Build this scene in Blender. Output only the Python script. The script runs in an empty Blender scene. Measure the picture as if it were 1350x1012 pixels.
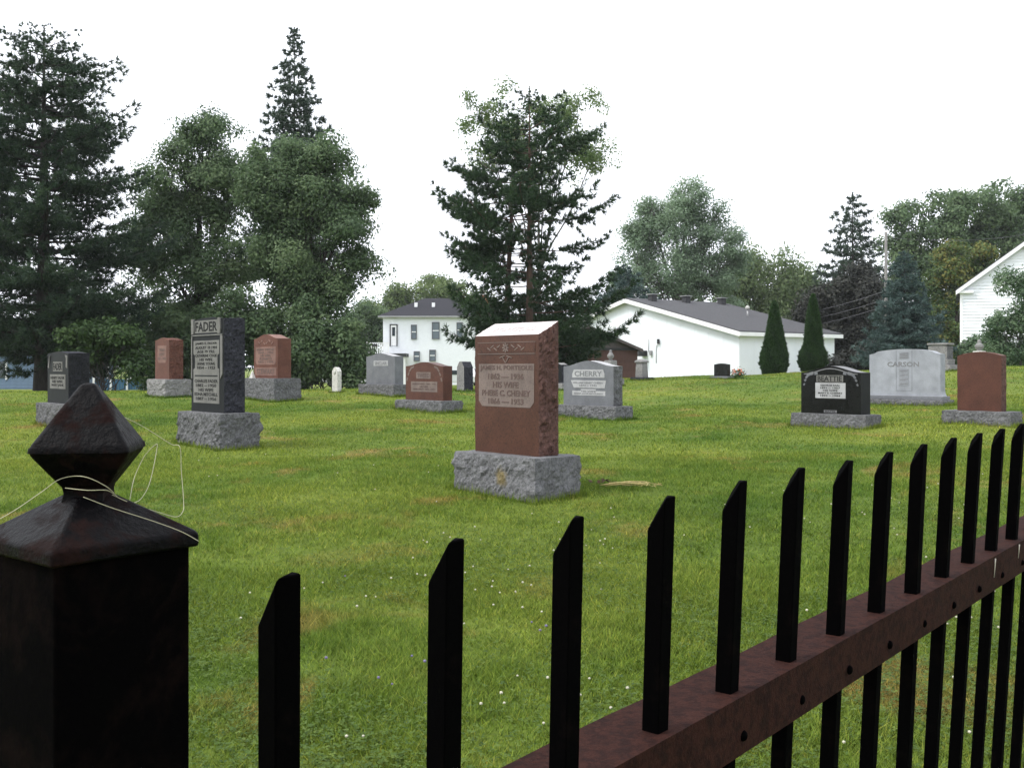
import bpy, bmesh, math, random
import numpy as np
from mathutils import Vector, Matrix, noise

random.seed(7)
rng = np.random.default_rng(11)
scene = bpy.context.scene
COL = scene.collection
R = math.radians

# ------------------------------------------------------------------ camera
CAM_H = 1.35
FPX, CX, HY = 1350.0, 675.0, 484.0      # focal length in photo pixels, centre column, horizon row
cam_data = bpy.data.cameras.new('camera')
cam_data.sensor_width = 36.0
cam_data.lens = 36.0
cam_data.shift_y = -(506.0 - HY) / 1350.0
cam_data.clip_start = 0.02
cam_data.clip_end = 6000.0
cam = bpy.data.objects.new('camera', cam_data)
cam.location = (0, 0, CAM_H)
cam.rotation_euler = (R(90), 0, 0)
COL.objects.link(cam)
scene.camera = cam

# ------------------------------------------------------------------ sky (bright overcast)
SUN_EL, SUN_AZ = R(55), R(-105)          # azimuth from +Y, negative = towards the left
world = bpy.data.worlds.new('World')
scene.world = world
world.use_nodes = True
wn, wl = world.node_tree.nodes, world.node_tree.links
wn.clear()
wo = wn.new('ShaderNodeOutputWorld')
bg = wn.new('ShaderNodeBackground')
bg.inputs['Strength'].default_value = 0.12
sky = wn.new('ShaderNodeTexSky')
sky.sky_type = 'NISHITA'
sky.sun_disc = False
sky.sun_elevation = SUN_EL
sky.sun_rotation = SUN_AZ
sky.dust_density = 4.0
hs = wn.new('ShaderNodeHueSaturation')
hs.inputs['Saturation'].default_value = 0.10
mx = wn.new('ShaderNodeMix'); mx.data_type = 'RGBA'
mx.inputs['Factor'].default_value = 0.72
mx.inputs['B'].default_value = (9.6, 10.0, 10.9, 1)
wl.new(sky.outputs['Color'], hs.inputs['Color'])
wl.new(hs.outputs['Color'], mx.inputs['A'])
wl.new(mx.outputs['Result'], bg.inputs['Color'])
wl.new(bg.outputs['Background'], wo.inputs['Surface'])

sun_d = bpy.data.lights.new('sun', 'SUN')
sun_d.energy = 1.5
sun_d.angle = R(14)
sun_d.color = (1.0, 0.96, 0.9)
sun = bpy.data.objects.new('sun', sun_d)
sdir = Vector((math.sin(SUN_AZ) * math.cos(SUN_EL), math.cos(SUN_AZ) * math.cos(SUN_EL), math.sin(SUN_EL)))
sun.rotation_euler = sdir.to_track_quat('Z', 'Y').to_euler()
sun.location = (-20, 10, 30)
COL.objects.link(sun)

vs = scene.view_settings
vs.view_transform = 'Standard'
vs.look = 'None'
vs.gamma = 1.0
vs.use_curve_mapping = False
vs.exposure = 0.95
scene.cycles.max_bounces = 6
scene.cycles.transparent_max_bounces = 6

# ------------------------------------------------------------------ terrain
UK = np.array([-0.9, -0.3, -0.08, 0.1, 0.22, 0.33, 0.45, 0.9])
DK = np.array([0, 4, 9.5, 15, 20, 25, 30, 35, 45, 60, 100, 400.0])
ZK = np.array([
    [0, 0, .15, .30, .47, .67, .60, .50, .30, .05, -.3, -.5],
    [0, 0, .17, .30, .47, .68, .62, .50, .30, .05, -.3, -.5],
    [0, 0, .18, .32, .50, .73, .72, .60, .35, .05, -.4, -.6],
    [0, 0, .18, .33, .43, .60, .80, .92, .85, .60, .2, 0],
    [0, 0, .20, .36, .49, .68, .92, 1.03, 1.0, .88, .5, .2],
    [0, 0, .22, .39, .56, .85, 1.12, 1.2, 1.2, 1.1, .8, .5],
    [0, 0, .25, .50, .64, .97, 1.26, 1.35, 1.36, 1.3, 1.2, 1.0],
    [0, 0, .25, .50, .66, 1.0, 1.3, 1.4, 1.4, 1.35, 1.2, 1.0]])

def _hermite(xk, yk, x):
    """monotone-ish cubic interpolation along the last axis of yk (rows pre-selected)"""
    i = np.clip(np.searchsorted(xk, x, side='right') - 1, 0, len(xk) - 2)
    return i, (x - xk[i]) / (xk[i + 1] - xk[i])

MK = np.gradient(ZK, DK, axis=1)
def ground_z(X, Y):
    X = np.asarray(X, float); Y = np.asarray(Y, float)
    d = np.clip(Y, 0, 399.9)
    u = np.clip(X / np.maximum(Y, 3.0), -0.899, 0.899)
    i, t = _hermite(DK, None, d)
    j, s = _hermite(UK, None, u)
    h = DK[i + 1] - DK[i]
    def row(jj):
        a, b = ZK[jj, i], ZK[jj, i + 1]
        ma, mb = MK[jj, i] * h, MK[jj, i + 1] * h
        t2, t3 = t * t, t * t * t
        return a * (2*t3 - 3*t2 + 1) + ma * (t3 - 2*t2 + t) + b * (3*t2 - 2*t3) + mb * (t3 - t2)
    s = s * s * (3 - 2 * s)
    z = row(j) * (1 - s) + row(j + 1) * s
    z = z + 0.018 * np.sin(X * 1.3 + 0.6 * Y) * np.sin(Y * 0.9 - X * 0.35) * np.clip(d / 8, 0, 1)
    return z

def gz(x, y): return float(ground_z(x, y))
def at(px, d):
    """world x, y, ground z for a photo column at a given distance"""
    x = (px - CX) / FPX * d
    return x, d, gz(x, d)
def zrow(py, d): return CAM_H + (HY - py) * d / FPX

# ------------------------------------------------------------------ materials
def new_mat(name):
    m = bpy.data.materials.new(name)
    m.use_nodes = True
    nt = m.node_tree
    b = nt.nodes['Principled BSDF']
    return m, nt, b

def N(nt, typ, **kw):
    n = nt.nodes.new(typ)
    for k, v in kw.items():
        if hasattr(n, k): setattr(n, k, v)
        else: n.inputs[k].default_value = v
    return n

def coords(nt, kind='Object'):
    return N(nt, 'ShaderNodeTexCoord').outputs[kind]

def noise_tex(nt, vec, scale, detail=4.0, rough=0.55, dist=0.0):
    n = N(nt, 'ShaderNodeTexNoise')
    n.inputs['Scale'].default_value = scale
    n.inputs['Detail'].default_value = detail
    n.inputs['Roughness'].default_value = rough
    n.inputs['Distortion'].default_value = dist
    nt.links.new(vec, n.inputs['Vector'])
    return n.outputs['Fac']

def ramp(nt, fac, stops, interp='LINEAR'):
    n = N(nt, 'ShaderNodeValToRGB')
    cr = n.color_ramp
    cr.interpolation = interp
    while len(cr.elements) < len(stops): cr.elements.new(0.5)
    for e, (p, c) in zip(cr.elements, stops):
        e.position = p
        e.color = c if len(c) == 4 else (*c, 1)
    nt.links.new(fac, n.inputs['Fac'])
    return n.outputs['Color']

def mixc(nt, fac, a, b, mode='MIX'):
    n = N(nt, 'ShaderNodeMix', data_type='RGBA', blend_type=mode)
    for sock, v in (('Factor', fac), ('A', a), ('B', b)):
        if isinstance(v, bpy.types.NodeSocket): nt.links.new(v, n.inputs[sock])
        elif sock == 'Factor': n.inputs['Factor'].default_value = v
        else: n.inputs[sock].default_value = v if len(v) == 4 else (*v, 1)
    return n.outputs['Result']

def bump(nt, b, height, strength=0.4, dist=0.02):
    n = N(nt, 'ShaderNodeBump')
    n.inputs['Strength'].default_value = strength
    n.inputs['Distance'].default_value = dist
    nt.links.new(height, n.inputs['Height'])
    nt.links.new(n.outputs['Normal'], b.inputs['Normal'])

def granite(name, base, dark, light, rough=0.35, speck=90.0, rocky=0.0, stain=None, spec=0.5):
    m, nt, b = new_mat(name)
    v = coords(nt)
    c1 = ramp(nt, noise_tex(nt, v, speck, 3, .7), [(.32, dark), (.48, base), (.62, base), (.74, light)])
    c2 = ramp(nt, noise_tex(nt, v, 4.0, 5, .6), [(.3, (.72, .72, .72)), (.7, (1.12, 1.12, 1.12))])
    c = mixc(nt, 1.0, c1, c2, 'MULTIPLY')
    if rocky > 0:
        f = noise_tex(nt, v, 26.0, 7, .72)
        c = mixc(nt, 1.0, c, ramp(nt, f, [(.32, (.5, .5, .5)), (.5, (.9, .9, .9)), (.70, (1.3, 1.3, 1.3))]), 'MULTIPLY')
        bump(nt, b, f, rocky, 0.03)
    if stain:
        (sx, sy, sz), rad, scol = stain
        sub = N(nt, 'ShaderNodeVectorMath', operation='DISTANCE')
        wob = N(nt, 'ShaderNodeTexNoise'); wob.inputs['Scale'].default_value = 14
        nt.links.new(v, wob.inputs['Vector'])
        add = N(nt, 'ShaderNodeVectorMath', operation='MULTIPLY_ADD')
        add.inputs[1].default_value = (.12, .12, .12)
        nt.links.new(wob.outputs['Color'], add.inputs[0]); nt.links.new(v, add.inputs[2])
        nt.links.new(add.outputs[0], sub.inputs[0])
        sub.inputs[1].default_value = (sx + .06, sy + .06, sz + .06)
        f = ramp(nt, sub.outputs['Value'], [(rad * .5, (1, 1, 1)), (rad, (0, 0, 0))])
        c = mixc(nt, f, c, scol)
    nt.links.new(c, b.inputs['Base Color'])
    b.inputs['Roughness'].default_value = rough
    b.inputs['Specular IOR Level'].default_value = spec
    return m

def plain(name, col, rough=0.6, metal=0.0, var=0.12, scale=3.0, spec=0.5, bumps=0.0):
    m, nt, b = new_mat(name)
    v = coords(nt)
    f = noise_tex(nt, v, scale, 5, .6)
    lo = tuple(max(0, c * (1 - var)) for c in col); hi = tuple(c * (1 + var) for c in col)
    nt.links.new(ramp(nt, f, [(.3, lo), (.7, hi)]), b.inputs['Base Color'])
    b.inputs['Roughness'].default_value = rough
    b.inputs['Metallic'].default_value = metal
    b.inputs['Specular IOR Level'].default_value = spec
    if bumps: bump(nt, b, noise_tex(nt, v, scale * 12, 4, .6), bumps, .01)
    return m

def iron(name, paint, rust, amount, scale=40.0, rough=.55, bumps=.35, spec=.10):
    m, nt, b = new_mat(name)
    v = coords(nt)
    f = noise_tex(nt, v, scale, 6, .65, .4)
    mask = ramp(nt, f, [(amount - .06, (1, 1, 1)), (amount + .08, (0, 0, 0))])
    fine = ramp(nt, noise_tex(nt, v, scale * 6, 4, .7), [(.3, (.6, .6, .6)), (.7, (1.3, 1.3, 1.3))])
    rc = mixc(nt, 1.0, rust, fine, 'MULTIPLY')
    nt.links.new(mixc(nt, mask, paint, rc), b.inputs['Base Color'])
    nt.links.new(ramp(nt, mask, [(0, (rough,) * 3), (1, (.85,) * 3)]), b.inputs['Roughness'])
    b.inputs['Specular IOR Level'].default_value = spec
    bump(nt, b, noise_tex(nt, v, scale * 3.5, 5, .65), bumps, .0015)
    return m

def foliage(name, c_dark, c_mid, c_light, trans=0.35, rough=.6):
    m, nt, b = new_mat(name)
    at_ = N(nt, 'ShaderNodeAttribute', attribute_name='tint')
    c = ramp(nt, at_.outputs['Fac'], [(.05, c_dark), (.5, c_mid), (.95, c_light)])
    nt.links.new(c, b.inputs['Base Color'])
    b.inputs['Roughness'].default_value = rough
    b.inputs['Specular IOR Level'].default_value = .25
    tr = N(nt, 'ShaderNodeBsdfTranslucent')
    nt.links.new(c, tr.inputs['Color'])
    ms = N(nt, 'ShaderNodeMixShader'); ms.inputs['Fac'].default_value = trans
    nt.links.new(b.outputs[0], ms.inputs[1]); nt.links.new(tr.outputs[0], ms.inputs[2])
    nt.links.new(ms.outputs[0], nt.nodes['Material Output'].inputs['Surface'])
    return m

def lawn_color(nt):
    g = N(nt, 'ShaderNodeNewGeometry').outputs['Position']
    mp = N(nt, 'ShaderNodeMapping'); mp.inputs['Scale'].default_value = (1, 1, 0)
    nt.links.new(g, mp.inputs['Vector']); g = mp.outputs['Vector']
    big = noise_tex(nt, g, .22, 3, .5, .5)
    mid = noise_tex(nt, g, .9, 4, .6, .4)
    dry = noise_tex(nt, g, .75, 5, .62, .8)
    fine = noise_tex(nt, g, 9.0, 4, .7)
    c = ramp(nt, mid, [(.3, (.054, .104, .012)), (.5, (.083, .136, .018)), (.7, (.122, .167, .028))])
    c = mixc(nt, ramp(nt, big, [(.4, (0, 0, 0)), (.66, (.75, .75, .75))]), c, (.190, .222, .036, 1))
    c = mixc(nt, ramp(nt, dry, [(.56, (0, 0, 0)), (.69, (.8, .8, .8))]), c, (.235, .160, .055, 1))
    return mixc(nt, .7, c, ramp(nt, fine, [(.3, (.6, .6, .6)), (.7, (1.35, 1.35, 1.35))]), 'MULTIPLY')

def lawn_mat():
    m, nt, b = new_mat('lawn')
    nt.links.new(mixc(nt, 1.0, lawn_color(nt), (.92, .92, .92, 1), 'MULTIPLY'), b.inputs['Base Color'])
    b.inputs['Roughness'].default_value = .9
    b.inputs['Specular IOR Level'].default_value = .1
    g = N(nt, 'ShaderNodeNewGeometry').outputs['Position']
    bump(nt, b, noise_tex(nt, g, 26.0, 5, .7), .9, .05)
    return m

def blade_mat():
    m, nt, b = new_mat('grass_blade')
    at_ = N(nt, 'ShaderNodeAttribute', attribute_name='tint')
    t = ramp(nt, at_.outputs['Fac'], [(0, (.45, .6, .45)), (.5, (1.1, 1.15, 1.0)), (.85, (1.65, 1.6, 1.4)), (.97, (2.3, 1.8, 1.8))])
    c = mixc(nt, 1.0, lawn_color(nt), t, 'MULTIPLY')
    nt.links.new(c, b.inputs['Base Color'])
    b.inputs['Roughness'].default_value = .6
    b.inputs['Specular IOR Level'].default_value = .12
    tr = N(nt, 'ShaderNodeBsdfTranslucent'); nt.links.new(c, tr.inputs['Color'])
    ms = N(nt, 'ShaderNodeMixShader'); ms.inputs['Fac'].default_value = .35
    nt.links.new(b.outputs[0], ms.inputs[1]); nt.links.new(tr.outputs[0], ms.inputs[2])
    nt.links.new(ms.outputs[0], nt.nodes['Material Output'].inputs['Surface'])
    return m

def bark(name, a, b_, scale=6.0):
    m, nt, b = new_mat(name)
    v = coords(nt)
    mp = N(nt, 'ShaderNodeMapping'); mp.inputs['Scale'].default_value = (1, 1, .25)
    nt.links.new(v, mp.inputs['Vector'])
    f = noise_tex(nt, mp.outputs['Vector'], scale, 6, .7, .3)
    nt.links.new(ramp(nt, f, [(.35, a), (.65, b_)]), b.inputs['Base Color'])
    b.inputs['Roughness'].default_value = .9
    bump(nt, b, f, .8, .04)
    return m

def glass(name, col=(.035, .045, .055)):
    m, nt, b = new_mat(name)
    b.inputs['Base Color'].default_value = (*col, 1)
    b.inputs['Roughness'].default_value = .06
    b.inputs['Specular IOR Level'].default_value = .7
    return m

MAT = {}
MAT['lawn'] = lawn_mat()
MAT['blade'] = blade_mat()
MAT['clover'] = foliage('clover_leaf', (.03, .062, .007), (.062, .110, .012), (.115, .165, .024))
MAT['petal_white'] = plain('clover_petal', (.40, .38, .29), .8)
MAT['petal_violet'] = plain('violet_petal', (.13, .11, .20), .8)
MAT['iron_dark'] = iron('black_iron', (.0006, .00055, .00065), (.0025, .0016, .0015), .36, 30, .9, spec=.02)  # black paint and rust taken darker, overhead shade put into the colour
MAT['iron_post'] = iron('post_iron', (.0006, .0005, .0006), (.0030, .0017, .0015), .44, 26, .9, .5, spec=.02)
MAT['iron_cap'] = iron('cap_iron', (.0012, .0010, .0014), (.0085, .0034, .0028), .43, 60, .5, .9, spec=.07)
MAT['iron_rail'] = iron('rusty_rail_iron', (.0155, .0068, .0058), (.030, .0118, .0088), .50, 80, .85, .8, spec=.06)
MAT['string'] = plain('pale_string', (.36, .34, .22), .5)
MAT['streak'] = plain('pale_streak', (.55, .5, .42), .7)
MAT['straw'] = plain('dry_straw', (.48, .38, .16), .8, var=.35, scale=20)
MAT['deadleaf'] = plain('dead_leaf', (.06, .040, .022), .9, spec=.1)
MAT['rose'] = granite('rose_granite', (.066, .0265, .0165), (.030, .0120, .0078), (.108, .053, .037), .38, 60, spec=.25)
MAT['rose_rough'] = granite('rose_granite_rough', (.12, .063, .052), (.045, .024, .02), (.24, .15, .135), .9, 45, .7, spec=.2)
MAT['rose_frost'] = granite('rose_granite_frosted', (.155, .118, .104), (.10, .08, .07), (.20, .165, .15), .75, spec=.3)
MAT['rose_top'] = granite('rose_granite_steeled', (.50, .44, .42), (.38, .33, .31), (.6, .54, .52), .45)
MAT['top_letter'] = plain('faint_letter', (.47, .43, .42), .6)
MAT['rose_letter'] = granite('rose_letter', (.080, .044, .035), (.05, .03, .024), (.11, .065, .05), .5)
MAT['redA'] = granite('red_granite', (.078, .030, .0195), (.040, .0155, .0105), (.118, .053, .038), .4, 60, spec=.25)
MAT['pink'] = granite('pink_granite', (.108, .045, .031), (.06, .024, .017), (.16, .078, .058), .6, spec=.2)
MAT['pink_rough'] = granite('pink_granite_rough', (.125, .057, .043), (.06, .026, .02), (.20, .105, .083), .9, 60, .6, spec=.15)
MAT['pink_frost'] = granite('pink_granite_frosted', (.19, .115, .096), (.115, .065, .052), (.25, .165, .14), .85, spec=.15)
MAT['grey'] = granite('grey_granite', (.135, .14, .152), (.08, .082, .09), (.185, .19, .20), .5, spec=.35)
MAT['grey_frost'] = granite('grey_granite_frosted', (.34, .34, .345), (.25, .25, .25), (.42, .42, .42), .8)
MAT['grey_letter'] = granite('grey_letter', (.15, .155, .16), (.1, .1, .11), (.2, .2, .21), .6)
MAT['pale'] = granite('pale_granite', (.255, .268, .292), (.20, .21, .23), (.30, .315, .335), .6, 70)
MAT['rock'] = granite('rock_faced_granite', (.150, .150, .154), (.062, .062, .066), (.25, .25, .248), .95, 50, .9, spec=.15)
MAT['rock_james'] = granite('rock_faced_granite_lichen', (.155, .155, .160), (.06, .06, .064), (.265, .265, .26), .9, 55, .9,
                            stain=((.12, -.27, .2), .10, (.155, .12, .05, 1)))
MAT['rock_dark'] = granite('dark_rock_faced', (.040, .041, .050), (.014, .014, .018), (.10, .10, .115), .9, 30, .9, spec=.12)
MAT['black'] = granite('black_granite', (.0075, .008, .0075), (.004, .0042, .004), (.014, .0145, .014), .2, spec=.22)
MAT['char'] = granite('charcoal_granite', (.014, .0155, .0165), (.008, .0085, .009), (.025, .027, .029), .55, spec=.10)
MAT['char_frost'] = granite('charcoal_frosted', (.165, .162, .152), (.115, .113, .106), (.21, .206, .195), .9, spec=.1)
MAT['char_letter'] = granite('charcoal_letter', (.022, .022, .022), (.016, .016, .016), (.03, .03, .03), .8, spec=.1)
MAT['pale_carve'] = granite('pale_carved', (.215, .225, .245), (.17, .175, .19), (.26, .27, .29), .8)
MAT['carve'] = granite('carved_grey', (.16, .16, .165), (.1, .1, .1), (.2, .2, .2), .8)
MAT['marble'] = granite('weathered_marble', (.50, .49, .45), (.3, .3, .28), (.6, .59, .55), .8, 25)
MAT['oldgrey'] = granite('old_grey_stone', (.19, .185, .18), (.09, .09, .088), (.29, .28, .27), .85, 25)
MAT['white_wall'] = plain('white_wall', (.80, .82, .85), .7, var=.03)
MAT['barn_wall'] = plain('barn_panel', (.77, .80, .845), .6, var=.04, scale=.6)
MAT['white_trim'] = plain('white_trim', (.82, .82, .82), .5, var=.03)
MAT['shingle'] = plain('grey_shingle', (.068, .068, .072), .95, var=.22, scale=9, bumps=.5, spec=.15)
MAT['shingle_house'] = plain('charcoal_shingle', (.030, .030, .035), .95, var=.2, scale=9, bumps=.5, spec=.12)
MAT['shed_gable'] = plain('shed_gable_board', (.075, .062, .06), .8, var=.2)
MAT['shed_wall'] = plain('shed_brown_board', (.075, .036, .029), .8, var=.2)
MAT['blue_wall'] = plain('blue_wall', (.13, .19, .27), .8)
MAT['blue_fence'] = plain('blue_paint', (.03, .11, .20), .7)
MAT['dark'] = plain('dark_paint', (.02, .02, .022), .6)
MAT['metal'] = plain('grey_metal', (.3, .3, .3), .5, .5)
MAT['brick_red'] = plain('chimney_brick', (.28, .1, .06), .9, var=.3, scale=14)
MAT['glass'] = glass('window_glass')
MAT['house_glass'] = glass('pale_house_glass', (.16, .19, .22))  # paler, bluer base colour than the other glass
MAT['shaded_rough'] = granite('shaded_rough_granite', (.016, .017, .021), (.008, .008, .01), (.035, .036, .042), .8, 40, .8, spec=.2)  # dark rough granite with the pine's shade put into its colour
MAT['carpaint'] = plain('white_car_paint', (.72, .73, .75), .25, var=.02)
MAT['tyre'] = plain('tyre', (.015, .015, .015), .8)
MAT['pole'] = bark('pole_wood', (.12, .115, .11), (.20, .195, .18))
MAT['wire'] = plain('wire', (.10, .10, .11), .5)
MAT['bark_dark'] = bark('dark_bark', (.018, .015, .013), (.05, .042, .036))
MAT['bark_red'] = bark('red_pine_bark', (.035, .022, .017), (.095, .056, .038))
MAT['bark_grey'] = bark('grey_bark', (.06, .055, .05), (.13, .12, .105))
MAT['flower'] = plain('coral_petal', (.65, .17, .09), .7, var=.3, scale=30)
# foliage kinds: dark, mid, light
MAT['f_whitepine'] = foliage('white_pine_needles', (.016, .034, .022), (.036, .064, .036), (.066, .105, .05), .3)
MAT['f_redpine'] = foliage('red_pine_needles', (.014, .032, .016), (.030, .060, .027), (.058, .10, .04), .3)
MAT['f_maple'] = foliage('maple_leaves', (.052, .092, .042), (.100, .158, .072), (.165, .23, .108), .45)
MAT['f_maple_back'] = foliage('pale_maple_leaves', (.08, .13, .045), (.13, .19, .065), (.19, .25, .10), .45)
MAT['f_poplar'] = foliage('poplar_leaves', (.11, .17, .10), (.18, .255, .155), (.26, .34, .225), .45)
MAT['f_willow'] = foliage('willow_leaves', (.085, .13, .055), (.145, .20, .085), (.21, .27, .13), .5)
MAT['f_spruce'] = foliage('spruce_needles', (.022, .042, .028), (.045, .072, .048), (.072, .105, .07), .25)
MAT['f_bluespruce'] = foliage('blue_spruce_needles', (.028, .052, .047), (.060, .099, .090), (.108, .158, .145), .25)
MAT['f_beech'] = foliage('dark_beech_leaves', (.013, .016, .013), (.026, .028, .022), (.045, .046, .036), .25)
MAT['f_cedar'] = foliage('cedar_foliage', (.013, .038, .010), (.028, .068, .017), (.052, .11, .028), .3)
MAT['f_autumn'] = foliage('yellowing_leaves', (.045, .085, .030), (.085, .130, .036), (.21, .185, .04), .4)
MAT['f_birch'] = foliage('birch_leaves', (.045, .09, .045), (.095, .155, .078), (.17, .235, .135), .45)
MAT['f_bush'] = foliage('bush_leaves', (.020, .044, .013), (.038, .075, .020), (.065, .112, .03), .35)
MAT['f_hedge'] = foliage('distant_leaves', (.065, .105, .034), (.11, .16, .052), (.165, .215, .08), .4)

# ------------------------------------------------------------------ object helpers
def link(name, data, parent=None):
    o = bpy.data.objects.new(name, data)
    COL.objects.link(o)
    if parent is not None: o.parent = parent
    return o

def tag(o, label=None, cat=None, group=None, kind=None):
    if label: o['label'] = label
    if cat: o['category'] = cat
    if group: o['group'] = group
    if kind: o['kind'] = kind
    return o

def thing(name, label, cat, loc=(0, 0, 0), rz=0.0, group=None):
    o = link(name, None)
    o.location = loc
    o.rotation_euler = (0, 0, rz)
    o.empty_display_size = .2
    return tag(o, label, cat, group)

def mesh_np(name, verts, faces, mat, smooth=False, tint=None):
    """verts (n,3); faces (m,k) equal-sized polygons"""
    verts = np.ascontiguousarray(verts, dtype=np.float32)
    faces = np.ascontiguousarray(faces, dtype=np.int32)
    me = bpy.data.meshes.new(name)
    n, (m, k) = len(verts), faces.shape
    me.vertices.add(n); me.vertices.foreach_set('co', verts.ravel())
    me.loops.add(m * k); me.loops.foreach_set('vertex_index', faces.ravel())
    me.polygons.add(m)
    me.polygons.foreach_set('loop_start', np.arange(0, m * k, k, dtype=np.int32))
    if smooth: me.polygons.foreach_set('use_smooth', np.ones(m, dtype=bool))
    me.materials.append(mat)
    if tint is not None:
        a = me.attributes.new('tint', 'FLOAT', 'POINT')
        a.data.foreach_set('value', np.ascontiguousarray(tint, dtype=np.float32))
    me.update(calc_edges=True)
    return me

def bm_mesh(name, bm, mat, smooth=False):
    me = bpy.data.meshes.new(name)
    bmesh.ops.recalc_face_normals(bm, faces=bm.faces)
    bm.to_mesh(me); bm.free()
    if mat: me.materials.append(mat)
    if smooth:
        for p in me.polygons: p.use_smooth = True
    return me

def add_box(bm, c, s, rot=None, bev=0.0):
    m = Matrix.Translation(c)
    if rot is not None: m = m @ rot
    m = m @ Matrix.Diagonal((*s, 1))
    r = bmesh.ops.create_cube(bm, size=1.0, matrix=m)
    if bev:
        es = {e for v in r['verts'] for e in v.link_edges}
        bmesh.ops.bevel(bm, geom=list(es), offset=bev, segments=2, affect='EDGES', profile=.5)

def box(name, c, s, mat, parent=None, rot=None, bev=0.0):
    bm = bmesh.new(); add_box(bm, c, s, rot, bev)
    return link(name, bm_mesh(name, bm, MAT[mat]), parent)

def add_poly(bm, pts3):
    return bm.faces.new([bm.verts.new(p) for p in pts3])

def prism(name, outline, y0, y1, mat, parent=None, axis='y', bev=0.0):
    """outline in (x, z), extruded along y"""
    bm = bmesh.new()
    a = [bm.verts.new((x, y0, z)) for x, z in outline]
    b = [bm.verts.new((x, y1, z)) for x, z in outline]
    bm.faces.new(a); bm.faces.new(b[::-1])
    n = len(outline)
    for i in range(n): bm.faces.new((a[i], b[i], b[(i + 1) % n], a[(i + 1) % n]))
    if bev: bmesh.ops.bevel(bm, geom=list(bm.edges), offset=bev, segments=2, affect='EDGES')
    return link(name, bm_mesh(name, bm, MAT[mat]), parent)

def add_tube(bm, pts, rads, sides=8, cap=True):
    rings = []
    pts = [Vector(p) for p in pts]
    for i, p in enumerate(pts):
        t = (pts[min(i + 1, len(pts) - 1)] - pts[max(i - 1, 0)]).normalized()
        a = t.orthogonal().normalized() if i == 0 else (prev - t * prev.dot(t)).normalized()
        prev = a
        b = t.cross(a)
        r = rads[i] if hasattr(rads, '__len__') else rads
        rings.append([bm.verts.new(p + (a * math.cos(2 * math.pi * k / sides) + b * math.sin(2 * math.pi * k / sides)) * r) for k in range(sides)])
    for q, w in zip(rings, rings[1:]):
        for k in range(sides): bm.faces.new((q[k], q[(k + 1) % sides], w[(k + 1) % sides], w[k]))
    if cap:
        bm.faces.new(rings[0][::-1]); bm.faces.new(rings[-1])

def tube(name, pts, rads, mat, parent=None, sides=8):
    bm = bmesh.new(); add_tube(bm, pts, rads, sides)
    return link(name, bm_mesh(name, bm, MAT[mat], True), parent)

def lathe(name, prof, mat, parent=None, sides=16, loc=(0, 0, 0), smooth=True, yaw=0.0):
    bm = bmesh.new()
    rings = [[bm.verts.new((loc[0] + r * math.cos(yaw + 2 * math.pi * k / sides), loc[1] + r * math.sin(yaw + 2 * math.pi * k / sides), loc[2] + z)) for k in range(sides)] for r, z in prof]
    for q, w in zip(rings, rings[1:]):
        for k in range(sides): bm.faces.new((q[k], q[(k + 1) % sides], w[(k + 1) % sides], w[k]))
    bm.faces.new(rings[0][::-1]); bm.faces.new(rings[-1])
    return link(name, bm_mesh(name, bm, MAT[mat], smooth), parent)

# ------------------------------------------------------------------ ground
def axis_pts(parts):
    out = []
    for a, b, n in parts: out.extend(np.linspace(a, b, n, endpoint=False))
    return np.array(out)
gx = axis_pts([(-1500, -120, 12), (-120, -30, 24), (-30, 30, 150), (30, 120, 24), (120, 1501, 13)])
gy = axis_pts([(-300, -10, 8), (-10, 40, 150), (40, 120, 50), (120, 1601, 26)])
GX, GY = np.meshgrid(gx, gy)
GZ = ground_z(GX, GY)
nx, ny = len(gx), len(gy)
gv = np.stack([GX, GY, GZ], -1).reshape(-1, 3)
ii, jj = np.meshgrid(np.arange(nx - 1), np.arange(ny - 1))
q = (jj * nx + ii).ravel()
gf = np.stack([q, q + 1, q + nx + 1, q + nx], 1)
tag(link('ground', mesh_np('ground', gv, gf, MAT['lawn'], True)), 'mown cemetery lawn with dry brown patches rising gently away', kind='structure')

# ------------------------------------------------------------------ fence
E_ = Vector((.0825, .1005, .001)); ED = Vector((.6346, .7730, 0)); ND = Vector((.7730, -.6346, 0))
LEAN = Vector((.022, -.084, 1.0))
A0 = Vector((-.112, .545, CAM_H - .109))           # outer far corner of the first picket's top
BAR = .0165
fence = thing('iron_fence', 'black iron picket fence with a rusty angle-iron top rail along the lawn', 'fence', (A0.x - .0, A0.y, 0))
FO = Vector(fence.location)

def fence_frame(i, z):
    """point on the picket line (outer far corner) at index i and height z"""
    p = A0 + E_ * i
    return p + LEAN * (z - p.z)

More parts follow.
